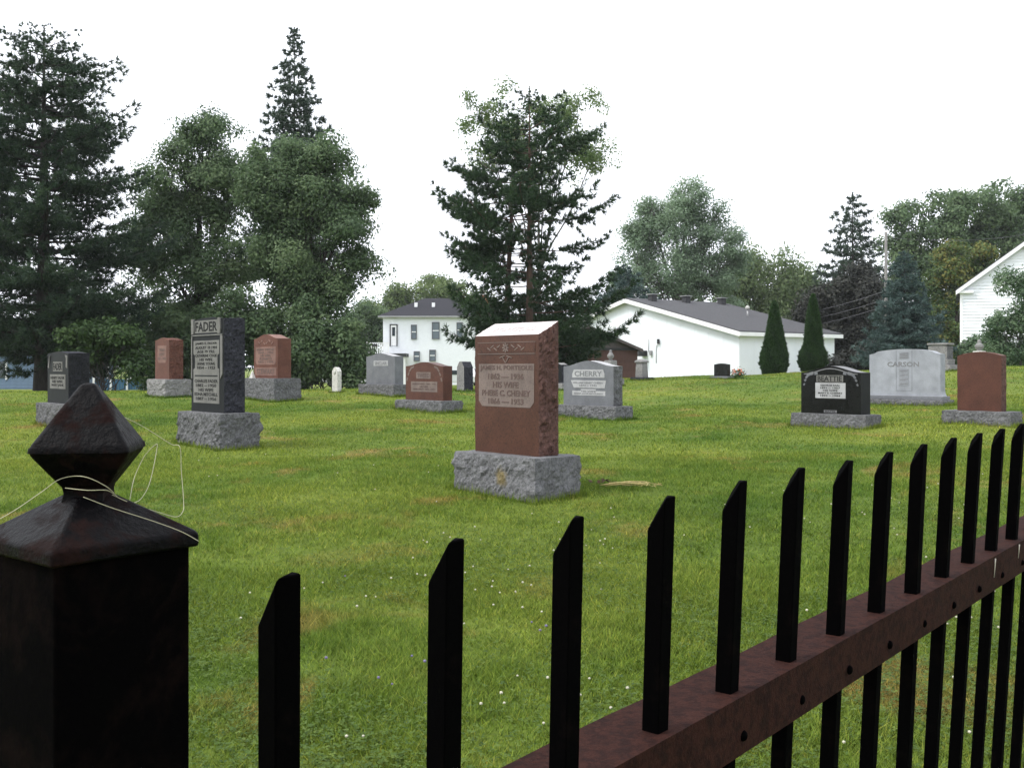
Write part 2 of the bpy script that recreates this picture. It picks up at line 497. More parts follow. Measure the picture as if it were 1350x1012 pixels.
def make_picket_mesh():
    bm = bmesh.new()
    # local origin = top outer far corner; runs down along -LEAN
    L = 1.19
    n, e = ND * BAR, ED * BAR
    top = [Vector((0, 0, 0)), -n, -n - e, -e]
    drop = []
    zt = [0.0] * 4
    tv = [bm.verts.new(p) for p in top]
    bv = [bm.verts.new(p - LEAN * L) for p in top]
    bm.faces.new(tv); bm.faces.new(bv[::-1])
    for k in range(4): bm.faces.new((tv[k], bv[k], bv[(k + 1) % 4], tv[(k + 1) % 4]))
    # chisel cut: rises towards +x, flat on the last third
    x0 = -.0075
    pn = Vector((-1.75, 0.25, 1.0)).normalized()
    bmesh.ops.bisect_plane(bm, geom=bm.verts[:] + bm.edges[:] + bm.faces[:], plane_co=Vector((x0, 0, 0)), plane_no=pn, clear_outer=True)
    edges = [e2 for e2 in bm.edges if e2.is_boundary]
    bmesh.ops.holes_fill(bm, edges=edges)
    bmesh.ops.recalc_face_normals(bm, faces=bm.faces)
    bmesh.ops.bevel(bm, geom=list(bm.edges), offset=.0009, segments=1, affect='EDGES')
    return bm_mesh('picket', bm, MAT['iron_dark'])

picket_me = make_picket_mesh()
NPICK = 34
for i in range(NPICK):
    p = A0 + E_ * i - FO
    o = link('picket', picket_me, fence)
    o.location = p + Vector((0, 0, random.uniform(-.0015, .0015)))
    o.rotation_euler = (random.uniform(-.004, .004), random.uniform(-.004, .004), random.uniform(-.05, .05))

def rail(name, ztop, i0, i1, back, front, leg, th, mat):
    """angle iron: a top plate and a front leg that follow the picket line"""
    bm = bmesh.new()
    up = LEAN.normalized()
    prof = [(back, 0), (front, 0), (front, -leg), (front - th, -leg), (front - th, -th), (back, -th)]
    rows = []
    steps = 60
    for s in range(steps + 1):
        i = i0 + (i1 - i0) * s / steps
        base = fence_frame(i, ztop + E_.z * i) - FO
        w = .0012 * math.sin(i * 1.7) + .0008 * math.sin(i * 4.1)
        rows.append([bm.verts.new(base + ND * (a + (w if k in (0, 2) else 0)) + up * (b + (w * .8 if k == 2 else 0))) for k, (a, b) in enumerate(prof)])
    for q_, w_ in zip(rows, rows[1:]):
        for k in range(6): bm.faces.new((q_[k], w_[k], w_[(k + 1) % 6], q_[(k + 1) % 6]))
    bm.faces.new(rows[0][::-1]); bm.faces.new(rows[-1])
    return link(name, bm_mesh(name, bm, MAT[mat]), fence)

ZR = CAM_H - .308
top_rail = rail('top_rail', ZR, -.6, NPICK + 1, -.058, .0102, .057, .006, 'iron_rail')
top_rail['label'] = 'rusty reddish brown angle-iron top rail'
rail('bottom_rail', .20, -.6, NPICK + 1, -.058, .0102, .057, .006, 'iron_rail')
# rivets on the front leg, one at each picket
def rivet_mesh():
    bm = bmesh.new()
    prof = [(.0052, 0), (.0050, .0014), (.0040, .0028), (.0022, .0037), (.0004, .004)]
    rings = []
    a, b = ED, Vector((0, 0, 1))
    for r, h in prof:
        rings.append([bm.verts.new(a * (r * math.cos(t * math.pi / 5)) + b * (r * math.sin(t * math.pi / 5)) + ND * h) for t in range(10)])
    for q_, w_ in zip(rings, rings[1:]):
        for k in range(10): bm.faces.new((q_[k], q_[(k + 1) % 10], w_[(k + 1) % 10], w_[k]))
    bm.faces.new(rings[-1])
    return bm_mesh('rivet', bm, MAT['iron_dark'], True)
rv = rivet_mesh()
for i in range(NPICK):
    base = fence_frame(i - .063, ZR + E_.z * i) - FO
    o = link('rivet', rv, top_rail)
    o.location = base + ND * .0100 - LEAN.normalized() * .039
# pale streaks on the rail front
for (i, z0, z1) in ((10.55, -.004, -.034), (11.7, -.003, -.026)):
    base = fence_frame(i, ZR + E_.z * i) - FO
    bm = bmesh.new()
    p0 = base + ND * .0112 + LEAN.normalized() * z0
    p1 = base + ND * .0112 + LEAN.normalized() * z1 - ED * .001
    add_tube(bm, [p0, p0.lerp(p1, .4) + ED * .0005, p1], [.0011, .0008, .0005], 6)
    link('pale_streak', bm_mesh('pale_streak', bm, MAT['streak'], True), top_rail)

# ------------------------------------------------------------------ post
PC = Vector((-.1907, .4618, 0))
post = thing('fence_post', 'heavy square black iron post with pyramid cap and diamond finial at left', 'post', PC)
def sq(half, z, yaw):
    base = math.atan2(ED.y, ED.x)
    return [(half * math.sqrt(2) * math.cos(base + yaw + R(45 + 90 * k)), half * math.sqrt(2) * math.sin(base + yaw + R(45 + 90 * k)), z) for k in range(4)]
def loft(name, secs, mat, parent, bev=0.0, sub=0, disp=0.0):
    bm = bmesh.new()
    rings = [[bm.verts.new(p) for p in s] for s in secs]
    for q_, w_ in zip(rings, rings[1:]):
        for k in range(4): bm.faces.new((q_[k], q_[(k + 1) % 4], w_[(k + 1) % 4], w_[k]))
    bm.faces.new(rings[0][::-1]); bm.faces.new(rings[-1])
    bmesh.ops.recalc_face_normals(bm, faces=bm.faces)
    if bev: bmesh.ops.bevel(bm, geom=list(bm.edges), offset=bev, segments=3, affect='EDGES', profile=.5)
    return link(name, bm_mesh(name, bm, MAT[mat], True), parent)
zc = CAM_H
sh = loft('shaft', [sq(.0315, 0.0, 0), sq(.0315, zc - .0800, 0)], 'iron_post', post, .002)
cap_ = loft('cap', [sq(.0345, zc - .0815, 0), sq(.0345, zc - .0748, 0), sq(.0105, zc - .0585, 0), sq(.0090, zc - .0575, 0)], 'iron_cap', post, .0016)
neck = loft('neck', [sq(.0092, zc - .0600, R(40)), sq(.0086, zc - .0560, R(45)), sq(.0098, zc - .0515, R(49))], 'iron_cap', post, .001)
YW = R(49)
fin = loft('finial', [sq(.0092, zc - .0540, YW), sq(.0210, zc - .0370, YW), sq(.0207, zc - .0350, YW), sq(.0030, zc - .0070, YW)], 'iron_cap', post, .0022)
for o in (sh, cap_, neck, fin):
    for p in o.data.polygons: p.use_smooth = True
    md = o.modifiers.new('normals', 'WEIGHTED_NORMAL'); md.keep_sharp = False

# string snagged on the post
def pp(px, py, d): return Vector(((px - CX) / FPX * d, d, zrow(py, d)))
st = thing('snagged_string', 'thin pale string snagged round the neck of the iron post', 'string', (PC.x, PC.y, CAM_H - .09))
def spline(pts, n=10):
    out = []
    P = [pts[0]] + pts + [pts[-1]]
    for a, b, c, d in zip(P, P[1:], P[2:], P[3:]):
        for k in range(n):
            t = k / n
            out.append(.5 * ((2 * b) + (c - a) * t + (2*a - 5*b + 4*c - d) * t * t + (3*b - a - 3*c + d) * t ** 3))
    out.append(pts[-1]); return out
runs = [
    [pp(-12, 690, .43), pp(20, 672, .435), pp(55, 648, .44), pp(80, 631, .445), pp(110, 628, .44), pp(140, 641, .445), pp(155, 655, .455)],
    [pp(160, 548, .475), pp(190, 563, .49), pp(225, 585, .50), pp(237, 589, .50), pp(239, 620, .50), pp(242, 660, .495), pp(241, 674, .49), pp(232, 681, .485), pp(212, 676, .48), pp(175, 664, .465), pp(148, 652, .453)],
    [pp(86, 643, .441), pp(115, 646, .438), pp(140, 646, .445), pp(152, 652, .456)],
    [pp(110, 655, .436), pp(150, 670, .446), pp(200, 686, .455), pp(238, 700, .459), pp(262, 713, .461)],
    [pp(172, 664, .466), pp(186, 657, .478), pp(198, 634, .488), pp(207, 590, .495), pp(204, 587, .495), pp(190, 602, .495), pp(177, 630, .49), pp(171, 660, .48)],
]
for r_ in runs:
    loc = Vector(st.location)
    tube('strand', [p - loc for p in spline(r_, 8)], .00018, 'string', st, 6)

# ------------------------------------------------------------------ gravestones
PSI = R(48)
def text_mesh(body, w, h, mat, depth=.003, spacing=1.0):
    """lettering in the xz plane, centred, facing -y, stretched to w by h"""
    cu = bpy.data.curves.new('lettering', 'FONT')
    cu.body = body; cu.align_x = 'CENTER'; cu.align_y = 'CENTER'
    cu.size = 1.0; cu.extrude = .02; cu.resolution_u = 2
    cu.space_line = spacing; cu.offset = .022
    tmp = bpy.data.objects.new('tmp', cu)
    COL.objects.link(tmp)
    me = bpy.data.meshes.new_from_object(tmp)
    bpy.data.objects.remove(tmp)
    co = np.empty(len(me.vertices) * 3, np.float32)
    me.vertices.foreach_get('co', co); co = co.reshape(-1, 3)
    mn, mxx = co.min(0), co.max(0)
    c = (mn + mxx) / 2
    out = np.empty_like(co)
    out[:, 0] = (co[:, 0] - c[0]) / (mxx[0] - mn[0]) * w
    out[:, 2] = (co[:, 1] - c[1]) / (mxx[1] - mn[1]) * h
    out[:, 1] = -(co[:, 2] - c[2]) / (mxx[2] - mn[2]) * depth
    me.vertices.foreach_set('co', out.ravel())
    me.materials.clear(); me.materials.append(MAT[mat])
    me.update()
    return me

def nz(p, s, seed=0.0): return noise.fractal(Vector((p[0] * s + seed, p[1] * s + seed * 1.7, p[2] * s - seed)), .9, 2.0, 4)

def facet(P, s, seed):
    """chipped-stone relief: distance to the nearest cell gives broken planes"""
    d, _ = noise.voronoi(Vector((P.x * s + seed, P.y * s - seed, P.z * s + seed * .5)))
    return (d[1] - d[0])

def rock_base(name, w, t, h, mat, parent, seed=1.0, amp=.03, z0=0.0, cuts=None):
    bm = bmesh.new()
    nx_, ny_, nz_ = (max(4, int(L / (.028 if cuts is None else .06))) for L in (w, t, h))
    nz_ = max(nz_, 5)
    vd = {}
    def V(i, j, k):
        if (i, j, k) in vd: return vd[(i, j, k)]
        x, y, z = i / nx_ - .5, j / ny_ - .5, k / nz_
        P = Vector((x * w, y * t, z * h))
        topk = max(0.0, (z - .78) / .22)
        n = nz(P, 5.0, seed) + .45 * nz(P, 16.0, seed + 9) + 1.1 * (facet(P, 7.0, seed) - .35)
        kk = amp * (n + .25) * (1 - .9 * topk ** 2)
        if j in (0, ny_): P.y += math.copysign(kk, y)
        if i in (0, nx_): P.x += math.copysign(kk, x)
        if k == nz_:
            edge = i in (0, nx_) or j in (0, ny_)
            P.z += .003 * n - (.4 * amp * abs(nz(P, 12, seed + 3)) if edge else 0)
        P.z += z0
        vd[(i, j, k)] = bm.verts.new(P)
        return vd[(i, j, k)]
    for i in range(nx_):
        for k in range(nz_):
            for j in (0, ny_): bm.faces.new((V(i, j, k), V(i + 1, j, k), V(i + 1, j, k + 1), V(i, j, k + 1)))
    for j in range(ny_):
        for k in range(nz_):
            for i in (0, nx_): bm.faces.new((V(i, j, k), V(i, j + 1, k), V(i, j + 1, k + 1), V(i, j, k + 1)))
    for i in range(nx_):
        for j in range(ny_): bm.faces.new((V(i, j, nz_), V(i + 1, j, nz_), V(i + 1, j + 1, nz_), V(i, j + 1, nz_)))
    return link(name, bm_mesh(name, bm, MAT[mat]), parent)

def serp(w, h, rise, kind='serp', n=16):
    """outline of a die front, counter-clockwise from lower left: (x, z)"""
    pts = [(-w / 2, 0), (w / 2, 0)]
    if kind == 'flat': pts += [(w / 2, h), (-w / 2, h)]
    elif kind == 'oval':
        pts += [(w / 2 * math.cos(a) if False else w / 2 - w * k / n, h - rise + rise * math.sin(math.pi * k / n)) for k in range(n + 1) for a in (0,)]
    elif kind == 'serp':
        for k in range(n + 1):
            s = 1 - 2 * k / n
            pts.append((w / 2 * s, h - rise + rise * (.5 + .5 * math.cos(math.pi * s))))
    elif kind == 'peak':
        pts += [(w / 2, h - rise), (0, h), (-w / 2, h - rise)]
    elif kind == 'step':      # gently arched centre with scooped shoulders
        sh_ = w * .12
        pts.append((w / 2, h - rise))
        for k in range(5):
            f = k / 4
            pts.append((w / 2 - sh_ * f, h - rise + rise * .55 * f ** 2))
        for k in range(1, n):
            s = 1 - 2 * k / n
            pts.append(((w / 2 - sh_) * s, h - rise * .45 + rise * .45 * (1 - s * s)))
        for k in range(5):
            f = 1 - k / 4
            pts.append((-w / 2 + sh_ * f, h - rise + rise * .55 * f ** 2))
        pts.append((-w / 2, h - rise))
    # drop duplicates
    out = []
    for p in pts:
        if not out or (abs(p[0] - out[-1][0]) + abs(p[1] - out[-1][1])) > 1e-4: out.append(p)
    return out

def die(name, outline, t, z0, mat, parent, rough=0.0, mat_rough=None, slope=0.0, seed=3.0, mat_top=None, flare=0.0, htop=None):
    """upright slab; rough > 0 gives pitched rock sides; slope raises the top towards the back"""
    bm = bmesh.new()
    # resample outline
    res = []
    n = len(outline)
    for i in range(n):
        a, b = outline[i], outline[(i + 1) % n]
        L = math.hypot(b[0] - a[0], b[1] - a[1])
        k = max(1, int(L / .03)) if rough or flare else max(1, int(L / .3))
        for s in range(k): res.append((a[0] + (b[0] - a[0]) * s / k, a[1] + (b[1] - a[1]) * s / k))
    m = 10 if rough else 1
    hmax = htop or max(p[1] for p in outline)
    wmax = max(p[0] for p in outline)
    rows = []
    for j in range(m + 1):
        y = -t / 2 + t * j / m
        row = []
        for (x, z) in res:
            P = Vector((x, y, z))
            if slope and z > hmax - .02: P.z += slope * (y + t / 2)
            if flare and z < .12: P.x *= 1 + flare * (1 - z / .12) ** 2
            if rough and abs(x) > wmax - .01 and 0 < z < hmax - .001 or (rough and 0 < j < m and z > .01):
                kk = rough * (1.2 * nz(P, 7, seed) + .6 * nz(P, 22, seed + 4) + 1.2 * (facet(P, 9.0, seed) - .35))
                if j in (0, m): kk *= .25
                if abs(x) > wmax - .01: P.x += math.copysign(kk, x)
                elif not slope: P.z += kk * .6
            P.z += z0
            row.append(bm.verts.new(P))
        rows.append(row)
    bm.faces.new(rows[0]); bm.faces.new(rows[-1][::-1])
    sidefaces = []
    k = len(res)
    for q_, w_ in zip(rows, rows[1:]):
        for i in range(k):
            f = bm.faces.new((q_[i], w_[i], w_[(i + 1) % k], q_[(i + 1) % k]))
            sidefaces.append((f, res[i], res[(i + 1) % k]))
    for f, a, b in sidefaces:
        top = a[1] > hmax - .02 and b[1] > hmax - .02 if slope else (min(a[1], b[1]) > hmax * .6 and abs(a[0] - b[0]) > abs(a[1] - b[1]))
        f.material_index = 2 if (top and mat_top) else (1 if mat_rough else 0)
    me = bm_mesh(name, bm, MAT[mat])
    me.materials.append(MAT[mat_rough or mat]); me.materials.append(MAT[mat_top or mat_rough or mat])
    return link(name, me, parent)

def panel(name, cx, cz, w, h, t, mat, parent, cut=0.0, proud=.004, band=None):
    """thin raised or frosted plate on the front face (local y = -t/2)"""
    o = [(-w/2 + cut, -h/2), (w/2 - cut, -h/2), (w/2, -h/2 + cut), (w/2, h/2), (-w/2, h/2), (-w/2, -h/2 + cut)] if cut else [(-w/2, -h/2), (w/2, -h/2), (w/2, h/2), (-w/2, h/2)]
    o = [(x + cx, z + cz) for x, z in o]
    return prism(name, o, -t/2 - proud, -t/2 + .002, mat, parent)

def letters(body, cx, cz, w, h, t, mat, parent, proud=.004, spacing=1.0, depth=.003):
    """one lettering part per line, each as wide as its share of the longest line"""
    lines = body.split('\n')
    n = len(lines)
    longest = max(len(l) for l in lines)
    pitch = h / n
    for k, l in enumerate(lines):
        lw = w * min(1.0, len(l) / longest * 1.04)
        o = link('lettering', text_mesh(l, lw, pitch * (.72 if n > 1 else 1.0), mat, depth), parent)
        o['kind'] = 'stuff'
        o.location = (cx, -t / 2 - proud - depth / 2 + .0005, cz + h / 2 - pitch * (k + .5))

def stone(name, label, px, d, psi=PSI, sink=.03, group=None, cat='gravestone'):
    x, y, z = at(px, d)
    return thing(name, label, cat, (x, y, z - sink), -psi, group)

# 1  tall rose granite stone in the middle
s = stone('gravestone', 'tall reddish brown granite headstone with slanted white top and rough right side', 680, 9.6)
H = .19
rock_base('base', 1.12, .56, .40, 'rock_james', s, 2.0, .03)
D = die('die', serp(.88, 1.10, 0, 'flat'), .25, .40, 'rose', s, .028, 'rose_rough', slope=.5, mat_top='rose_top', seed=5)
pl = panel('inscription_panel', .0, 1.035, .77, .40, .25, 'rose_frost', s, .05, .003)
letters('JAMES H. PORTEOUS\n1862 — 1936\nHIS WIFE\nPHEBE C. CHENEY\n1866 — 1953', 0, 1.04, .73, .385, .25, 'rose_letter', pl, .003, 1.15)
pl2 = panel('carved_band', 0, 1.385, .80, .085, .25, 'rose', s, 0, .003)
prism('carved_line', [(-.40, 1.325), (.40, 1.325), (.40, 1.331), (-.40, 1.331)], -.131, -.124, 'rose_frost', s)
prism('carved_line', [(-.40, 1.432), (.40, 1.432), (.40, 1.437), (-.40, 1.437)], -.131, -.124, 'rose_frost', s)
bm = bmesh.new()       # carved rosette: a cross of petals with curls to both sides
for a in range(8):
    add_box(bm, (.028 * math.cos(a * math.pi / 4), -.130, 1.385 + .028 * math.sin(a * math.pi / 4)), (.034, .006, .013), Matrix.Rotation(-a * math.pi / 4, 4, 'Y'))
for sx in (-1, 1):
    for k in range(4):
        add_box(bm, (sx * (.10 + .045 * k), -.129, 1.385 + .012 * (-1) ** k), (.05, .005, .009), Matrix.Rotation(sx * (-1) ** k * .5, 4, 'Y'))
    add_box(bm, (sx * .05, -.129, 1.30), (.08, .005, .007), Matrix.Rotation(sx * .25, 4, 'Y'))
    add_box(bm, (sx * .022, -.129, 1.27), (.06, .005, .008), Matrix.Rotation(sx * -.9, 4, 'Y'))
link('carved_ornament', bm_mesh('carved_ornament', bm, MAT['rose_frost']), s)['kind'] = 'stuff'
tl = link('lettering', text_mesh('PORTEOUS', .56, .09, 'top_letter', .003), s)
tl['kind'] = 'stuff'
tl.location = (0, -.01, 1.4999 + .5 * .115 + .003)
tl.rotation_euler = (-R(90) + math.atan(.5), 0, 0)

# 2  tall charcoal pillar
s = stone('gravestone', 'tall charcoal granite pillar headstone with two grey lettered panels on rough base', 287, 14.0)
rock_base('base', 1.28, .56, .50, 'rock', s, 7.0, .035)
die('die', serp(.98, 1.28, .02, 'serp'), .30, .50, 'char', s, .02, 'rock_dark', seed=11)
T = .30
nb = panel('name_panel', -.03, 1.66, .70, .17, T, 'char_frost', s, 0, .004)
letters('FADER', -.03, 1.66, .66, .13, T, 'char_letter', nb, .004)
for sx in (-.43, .37):
    prism('carved_scroll', [(sx - .035, 1.56), (sx + .03, 1.56), (sx + .045, 1.63), (sx + .03, 1.77), (sx - .035, 1.77)], -T/2 - .02, -T/2 + .002, 'char_frost', s)
prism('carved_rim', [(-.47, 1.535), (.45, 1.535), (.45, 1.55), (-.47, 1.55)], -T/2 - .012, -T/2 + .002, 'char_frost', s)
prism('carved_rim', [(.40, .95), (.46, 1.02), (.46, 1.53), (.40, 1.53)], -T/2 - .012, -T/2 + .002, 'char_frost', s)
prism('carved_rim', [(-.48, .95), (-.455, .95), (-.455, 1.53), (-.48, 1.53)], -T/2 - .012, -T/2 + .002, 'char_frost', s)
pl = prism('inscription_panel', [(-.42, .62), (.36, .62), (.36, .95), (.36, 1.08), (.31, 1.10), (.31, 1.27), (.36, 1.29), (.36, 1.47), (-.42, 1.47), (-.42, 1.29), (-.37, 1.27), (-.37, 1.10), (-.42, 1.08)], -T/2 - .005, -T/2 + .002, 'char_frost', s)
letters('JAMES E. FADER\nAUGUST 10 1904\nAGE 79 YRS.\nCATHERINE COOK\nHIS WIFE\nANNIE YOUNG\n1854 – 1923', -.03, 1.265, .66, .38, T, 'char_letter', pl, .005, 1.0)
letters('CHARLES FADER\n1882 – 1950\nHIS WIFE\nEDNA MITCHELL\n1887 – 1956', -.03, .80, .70, .30, T, 'char_letter', pl, .005, 1.0)
prism('panel_divider', [(-.37, .985), (.31, .985), (.31, 1.0), (-.37, 1.0)], -T/2 - .009, -T/2 - .003, 'char', s)

# 3  low dark stone half hidden by the post
s = stone('gravestone', 'dark charcoal headstone half hidden behind the iron post finial', 90, 17.2)
rock_base('base', 1.35, .60, .42, 'rock', s, 13.0, .03)
die('die', serp(1.02, .86, .03, 'serp'), .34, .42, 'char', s, .015, 'shaded_rough', seed=21, mat_top='rock_dark')
nb = panel('name_panel', 0, 1.03, .46, .16, .34, 'char_frost', s)
letters('FADER', 0, 1.03, .42, .12, .34, 'char_letter', nb)
pl = panel('inscription_panel', 0, .78, .76, .24, .34, 'char_frost', s)
letters('HENRY FADER\nHIS WIFE\nMARY JANE', 0, .78, .68, .19, .34, 'char_letter', pl)
for sx in (-1, 1):
    prism('carved_scroll', [(sx * .44 - .03, 1.02), (sx * .44 + .03, 1.0), (sx * .44 + .04, 1.2), (sx * .36, 1.22), (sx * .42, 1.16)], -.18, -.168, 'char_frost', s)

# 4  pink stone far left
s = stone('gravestone', 'small pink granite headstone on grey base left of the tall charcoal pillar', 223, 24.0)
rock_base('base', 1.0, .62, .44, 'oldgrey', s, 17.0, .03)
die('die', serp(.78, .96, .05, 'serp'), .34, .44, 'pink', s, .018, 'pink_rough', seed=31)
pl = panel('inscription_panel', 0, 1.02, .5, .40, .34, 'pink_frost', s, .06)
letters('WILLIAM\nELLIOTT\n1851 – 1919', 0, 1.02, .42, .30, .34, 'rose_letter', pl)

# 5  red stone right of the pillar
s = stone('gravestone', 'red granite headstone with rounded top on a tall grey base right of charcoal pillar', 359, 23.0)
rock_base('base', 1.34, .66, .52, 'rock', s, 19.0, .025)
die('die', serp(1.08, .98, .10, 'serp'), .33, .52, 'pink', s, mat_top='pink_frost')
pl = panel('inscription_panel', 0, .52 + .50, .92, .40, .33, 'pink_frost', s, .06)
letters('ROBERT STEWART\n1848 – 1921\nHIS WIFE\nELIZABETH\n1853 – 1934', 0, 1.02, .8, .34, .33, 'rose_letter', pl)
nb = panel('name_panel', 0, .52 + .15, .96, .18, .33, 'pink_frost', s)
letters('STEWART', 0, .67, .80, .12, .33, 'rose_letter', nb)
bm = bmesh.new()
for k in range(6):
    add_box(bm, (-.30 + .12 * k, -.169, .52 + .80 + .03 * math.sin(k * 2)), (.09, .006, .03), Matrix.Rotation(.5 * (-1) ** k, 4, 'Y'))
link('carved_ornament', bm_mesh('carved_ornament', bm, MAT['pink_frost']), s)['kind'] = 'stuff'
bm = bmesh.new(); bmesh.ops.create_cone(bm, cap_ends=True, segments=6, radius1=.09, radius2=.01, depth=.17, matrix=Matrix.Translation((-.55, -.2, .60)))
link('corner_stone_chip', bm_mesh('corner_stone_chip', bm, MAT['marble']), s)

# 6  white marker
s = stone('gravestone', 'slim weathered white marble marker standing alone before dark shrubs', 444, 25.5)
rock_base('base', .34, .24, .07, 'marble', s, 23.0, .01, cuts=5)
die('die', serp(.24, .60, .10, 'oval'), .12, .06, 'marble', s, .012, 'marble', seed=41)
lathe('rosette', [(.05, 0), (.05, .01), (.03, .016)], 'marble', s, 8, (0, 0, 0)).matrix_local = Matrix.Translation((0, -.062, .54)) @ Matrix.Rotation(R(90), 4, 'X')

# 7  grey stone, left of the red low one
s = stone('gravestone', 'plain grey granite headstone with small name panel in front of white house', 507, 24.0)
rock_base('base', 1.42, .50, .28, 'rock', s, 27.0, .02)
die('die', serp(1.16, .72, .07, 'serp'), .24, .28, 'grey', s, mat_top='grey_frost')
nb = panel('name_panel', .02, .77, .58, .12, .24, 'grey_frost', s)
letters('SINCLAIR', .02, .77, .50, .08, .24, 'grey_letter', nb)

# 8  low red stone
s = stone('gravestone', 'low wide red granite headstone with carved corners left of the tall central stone', 565, 20.0)
rock_base('base', 1.46, .50, .24, 'rock', s, 33.0, .03)
die('die', serp(1.20, .74, .08, 'serp'), .22, .24, 'redA', s)
nb = panel('name_panel', -.02, .72, .46, .13, .22, 'rose_frost', s)
letters('TWEED', -.02, .72, .40, .085, .22, 'rose_letter', nb)
pl = panel('inscription_panel', .0, .50, .84, .20, .22, 'rose_frost', s)
letters('JAMES TWEED  1868 – 1944\nHIS WIFE\nMARGARET  1872 – 1951', 0, .50, .76, .15, .22, 'rose_letter', pl)
for sx in (-1, 1):
    bm = bmesh.new()
    for k in range(5):
        a = k / 4
        add_box(bm, (sx * (.36 + .19 * a), -.112, .88 - .24 * a * a), (.07, .006, .035), Matrix.Rotation(sx * (.3 + .9 * a), 4, 'Y'))
    link('carved_scroll', bm_mesh('carved_scroll', bm, MAT['rose_frost']), s)['kind'] = 'stuff'

# 9  obelisk-like marker
s = stone('gravestone', 'dark weathered pointed marker between low red stone and tall central stone', 613, 26.5)
die('die', [(-.15, 0), (.15, 0), (.14, .66), (.05, .80), (-.05, .80), (-.14, .66)], .30, 0.0, 'oldgrey', s, .01, 'rock_dark', seed=51)
rock_base('base', .42, .40, .06, 'oldgrey', s, 3.3, .01, cuts=5)

# 10 grey-white stone, right of centre
s = stone('gravestone', 'grey granite headstone with white lettered panels and peaked top right of the central stone', 781, 19.0)
rock_base('base', 1.56, .46, .28, 'rock', s, 37.0, .03)
die('die', serp(1.27, .82, .10, 'serp'), .24, .28, 'grey', s, .018, 'rock', seed=61, mat_top='grey_frost')
nb = prism('name_panel', [(-.40, .79), (.42, .79), (.42, .86), (.38, .94), (-.36, .94), (-.40, .86)], -.125, -.118, 'grey_frost', s)
letters('CHERRY', .01, .862, .70, .10, .24, 'grey_letter', nb, .005)
pl = prism('inscription_panel', [(-.36, .60), (.42, .60), (.46, .74), (-.44, .74)], -.125, -.118, 'grey_frost', s)
letters('WILLIAM HENRY CHERRY\n1873 – 1942', .01, .67, .78, .10, .24, 'grey_letter', pl, .005)
pl = prism('inscription_panel', [(-.40, .46), (.44, .46), (.44, .545), (.2, .545), (.2, .58), (-.18, .58), (-.18, .545), (-.40, .545)], -.125, -.118, 'grey_frost', s)
letters('HIS WIFE\nEMMA JANE MCCURDY', .02, .515, .74, .09, .24, 'grey_letter', pl, .005)

# 11 black stone
s = stone('gravestone', 'polished black headstone with silver carved corners and curved top', 1101, 16.0)
rock_base('base', 1.28, .46, .24, 'rock', s, 43.0, .02)
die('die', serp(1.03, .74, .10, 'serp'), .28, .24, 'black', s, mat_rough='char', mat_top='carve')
nb = panel('name_panel', -.01, .785, .46, .105, .28, 'char_frost', s)
letters('BEATTIE', -.01, .785, .42, .085, .28, 'char_letter', nb)
pl = panel('inscription_panel', 0, .60, .52, .24, .28, 'grey_frost', s)
letters('GEORGE EARL\n1891 – 1957\nHIS WIFE\nMARY E. CHERRY\n1893 – 1984', 0, .60, .42, .20, .28, 'char_letter', pl)
pl = panel('footer_panel', 0, .275, .22, .04, .28, 'carve', s)
letters('BEATTIE', 0, .275, .18, .025, .28, 'char_letter', pl)
prism('carved_arch', [(.46 * (1 - 2 * k / 12), .862 + .085 * (.5 + .5 * math.cos(math.pi * (1 - 2 * k / 12)))) for k in range(13)] + [(.46 * (-1 + 2 * k / 12), .848 + .085 * (.5 + .5 * math.cos(math.pi * (-1 + 2 * k / 12)))) for k in range(13)], -.148, -.138, 'carve', s)
for sx in (-1, 1):
    bm = bmesh.new()
    for k in range(7):
        a = k / 6
        add_box(bm, (sx * (.25 + .21 * a ** .6), -.143, .87 - .03 * a - .15 * a ** 3), (.055 - .02 * a, .008, .05 - .025 * a), Matrix.Rotation(sx * (.2 + .8 * a), 4, 'Y'))
    link('carved_leaf_spray', bm_mesh('carved_leaf_spray', bm, MAT['grey']), s)['kind'] = 'stuff'

# 12 pale stone
s = stone('gravestone', 'wide pale grey headstone with carved central column and shouldered top', 1195, 20.3)
rock_base('base', 1.70, .48, .14, 'rock', s, 47.0, .015)
box('plinth', (0, 0, .14 + .035), (1.60, .34, .07), 'grey', s, bev=.008)
die('die', serp(1.47, .92, .10, 'step'), .20, .21, 'pale', s, flare=.05)
letters('CARSON', -.02, .83, .66, .10, .20, 'carve', s, .0005)
prism('carved_frame', [(-.17, .30), (.17, .30), (.17, 1.10), (.155, 1.10), (.155, .315), (-.155, .315), (-.155, 1.10), (-.17, 1.10)], -.103, -.098, 'pale_carve', s)
for z0, z1 in ((.94, 1.06), (.40, .74)):
    f = prism('carved_motif', [(-.10, z0), (.10, z0), (.10, z1), (-.10, z1)], -.104, -.098, 'pale_carve', s)
    for k in range(4):
        zz = z0 + (z1 - z0) * (k + .5) / 4
        prism('carved_stroke', [(-.085, zz - .012), (.085, zz + .004), (.085, zz + .016), (-.085, zz)], -.107, -.102, 'carve', f)

# 13 blank red stone
s = stone('gravestone', 'blank dark red headstone with oval top near the right edge', 1294, 15.0)
rock_base('base', .98, .40, .23, 'rock', s, 53.0, .025)
die('die', serp(.635, .88, .055, 'oval'), .17, .21, 'redA', s, .012, 'rose_rough', seed=71, mat_top='pink')

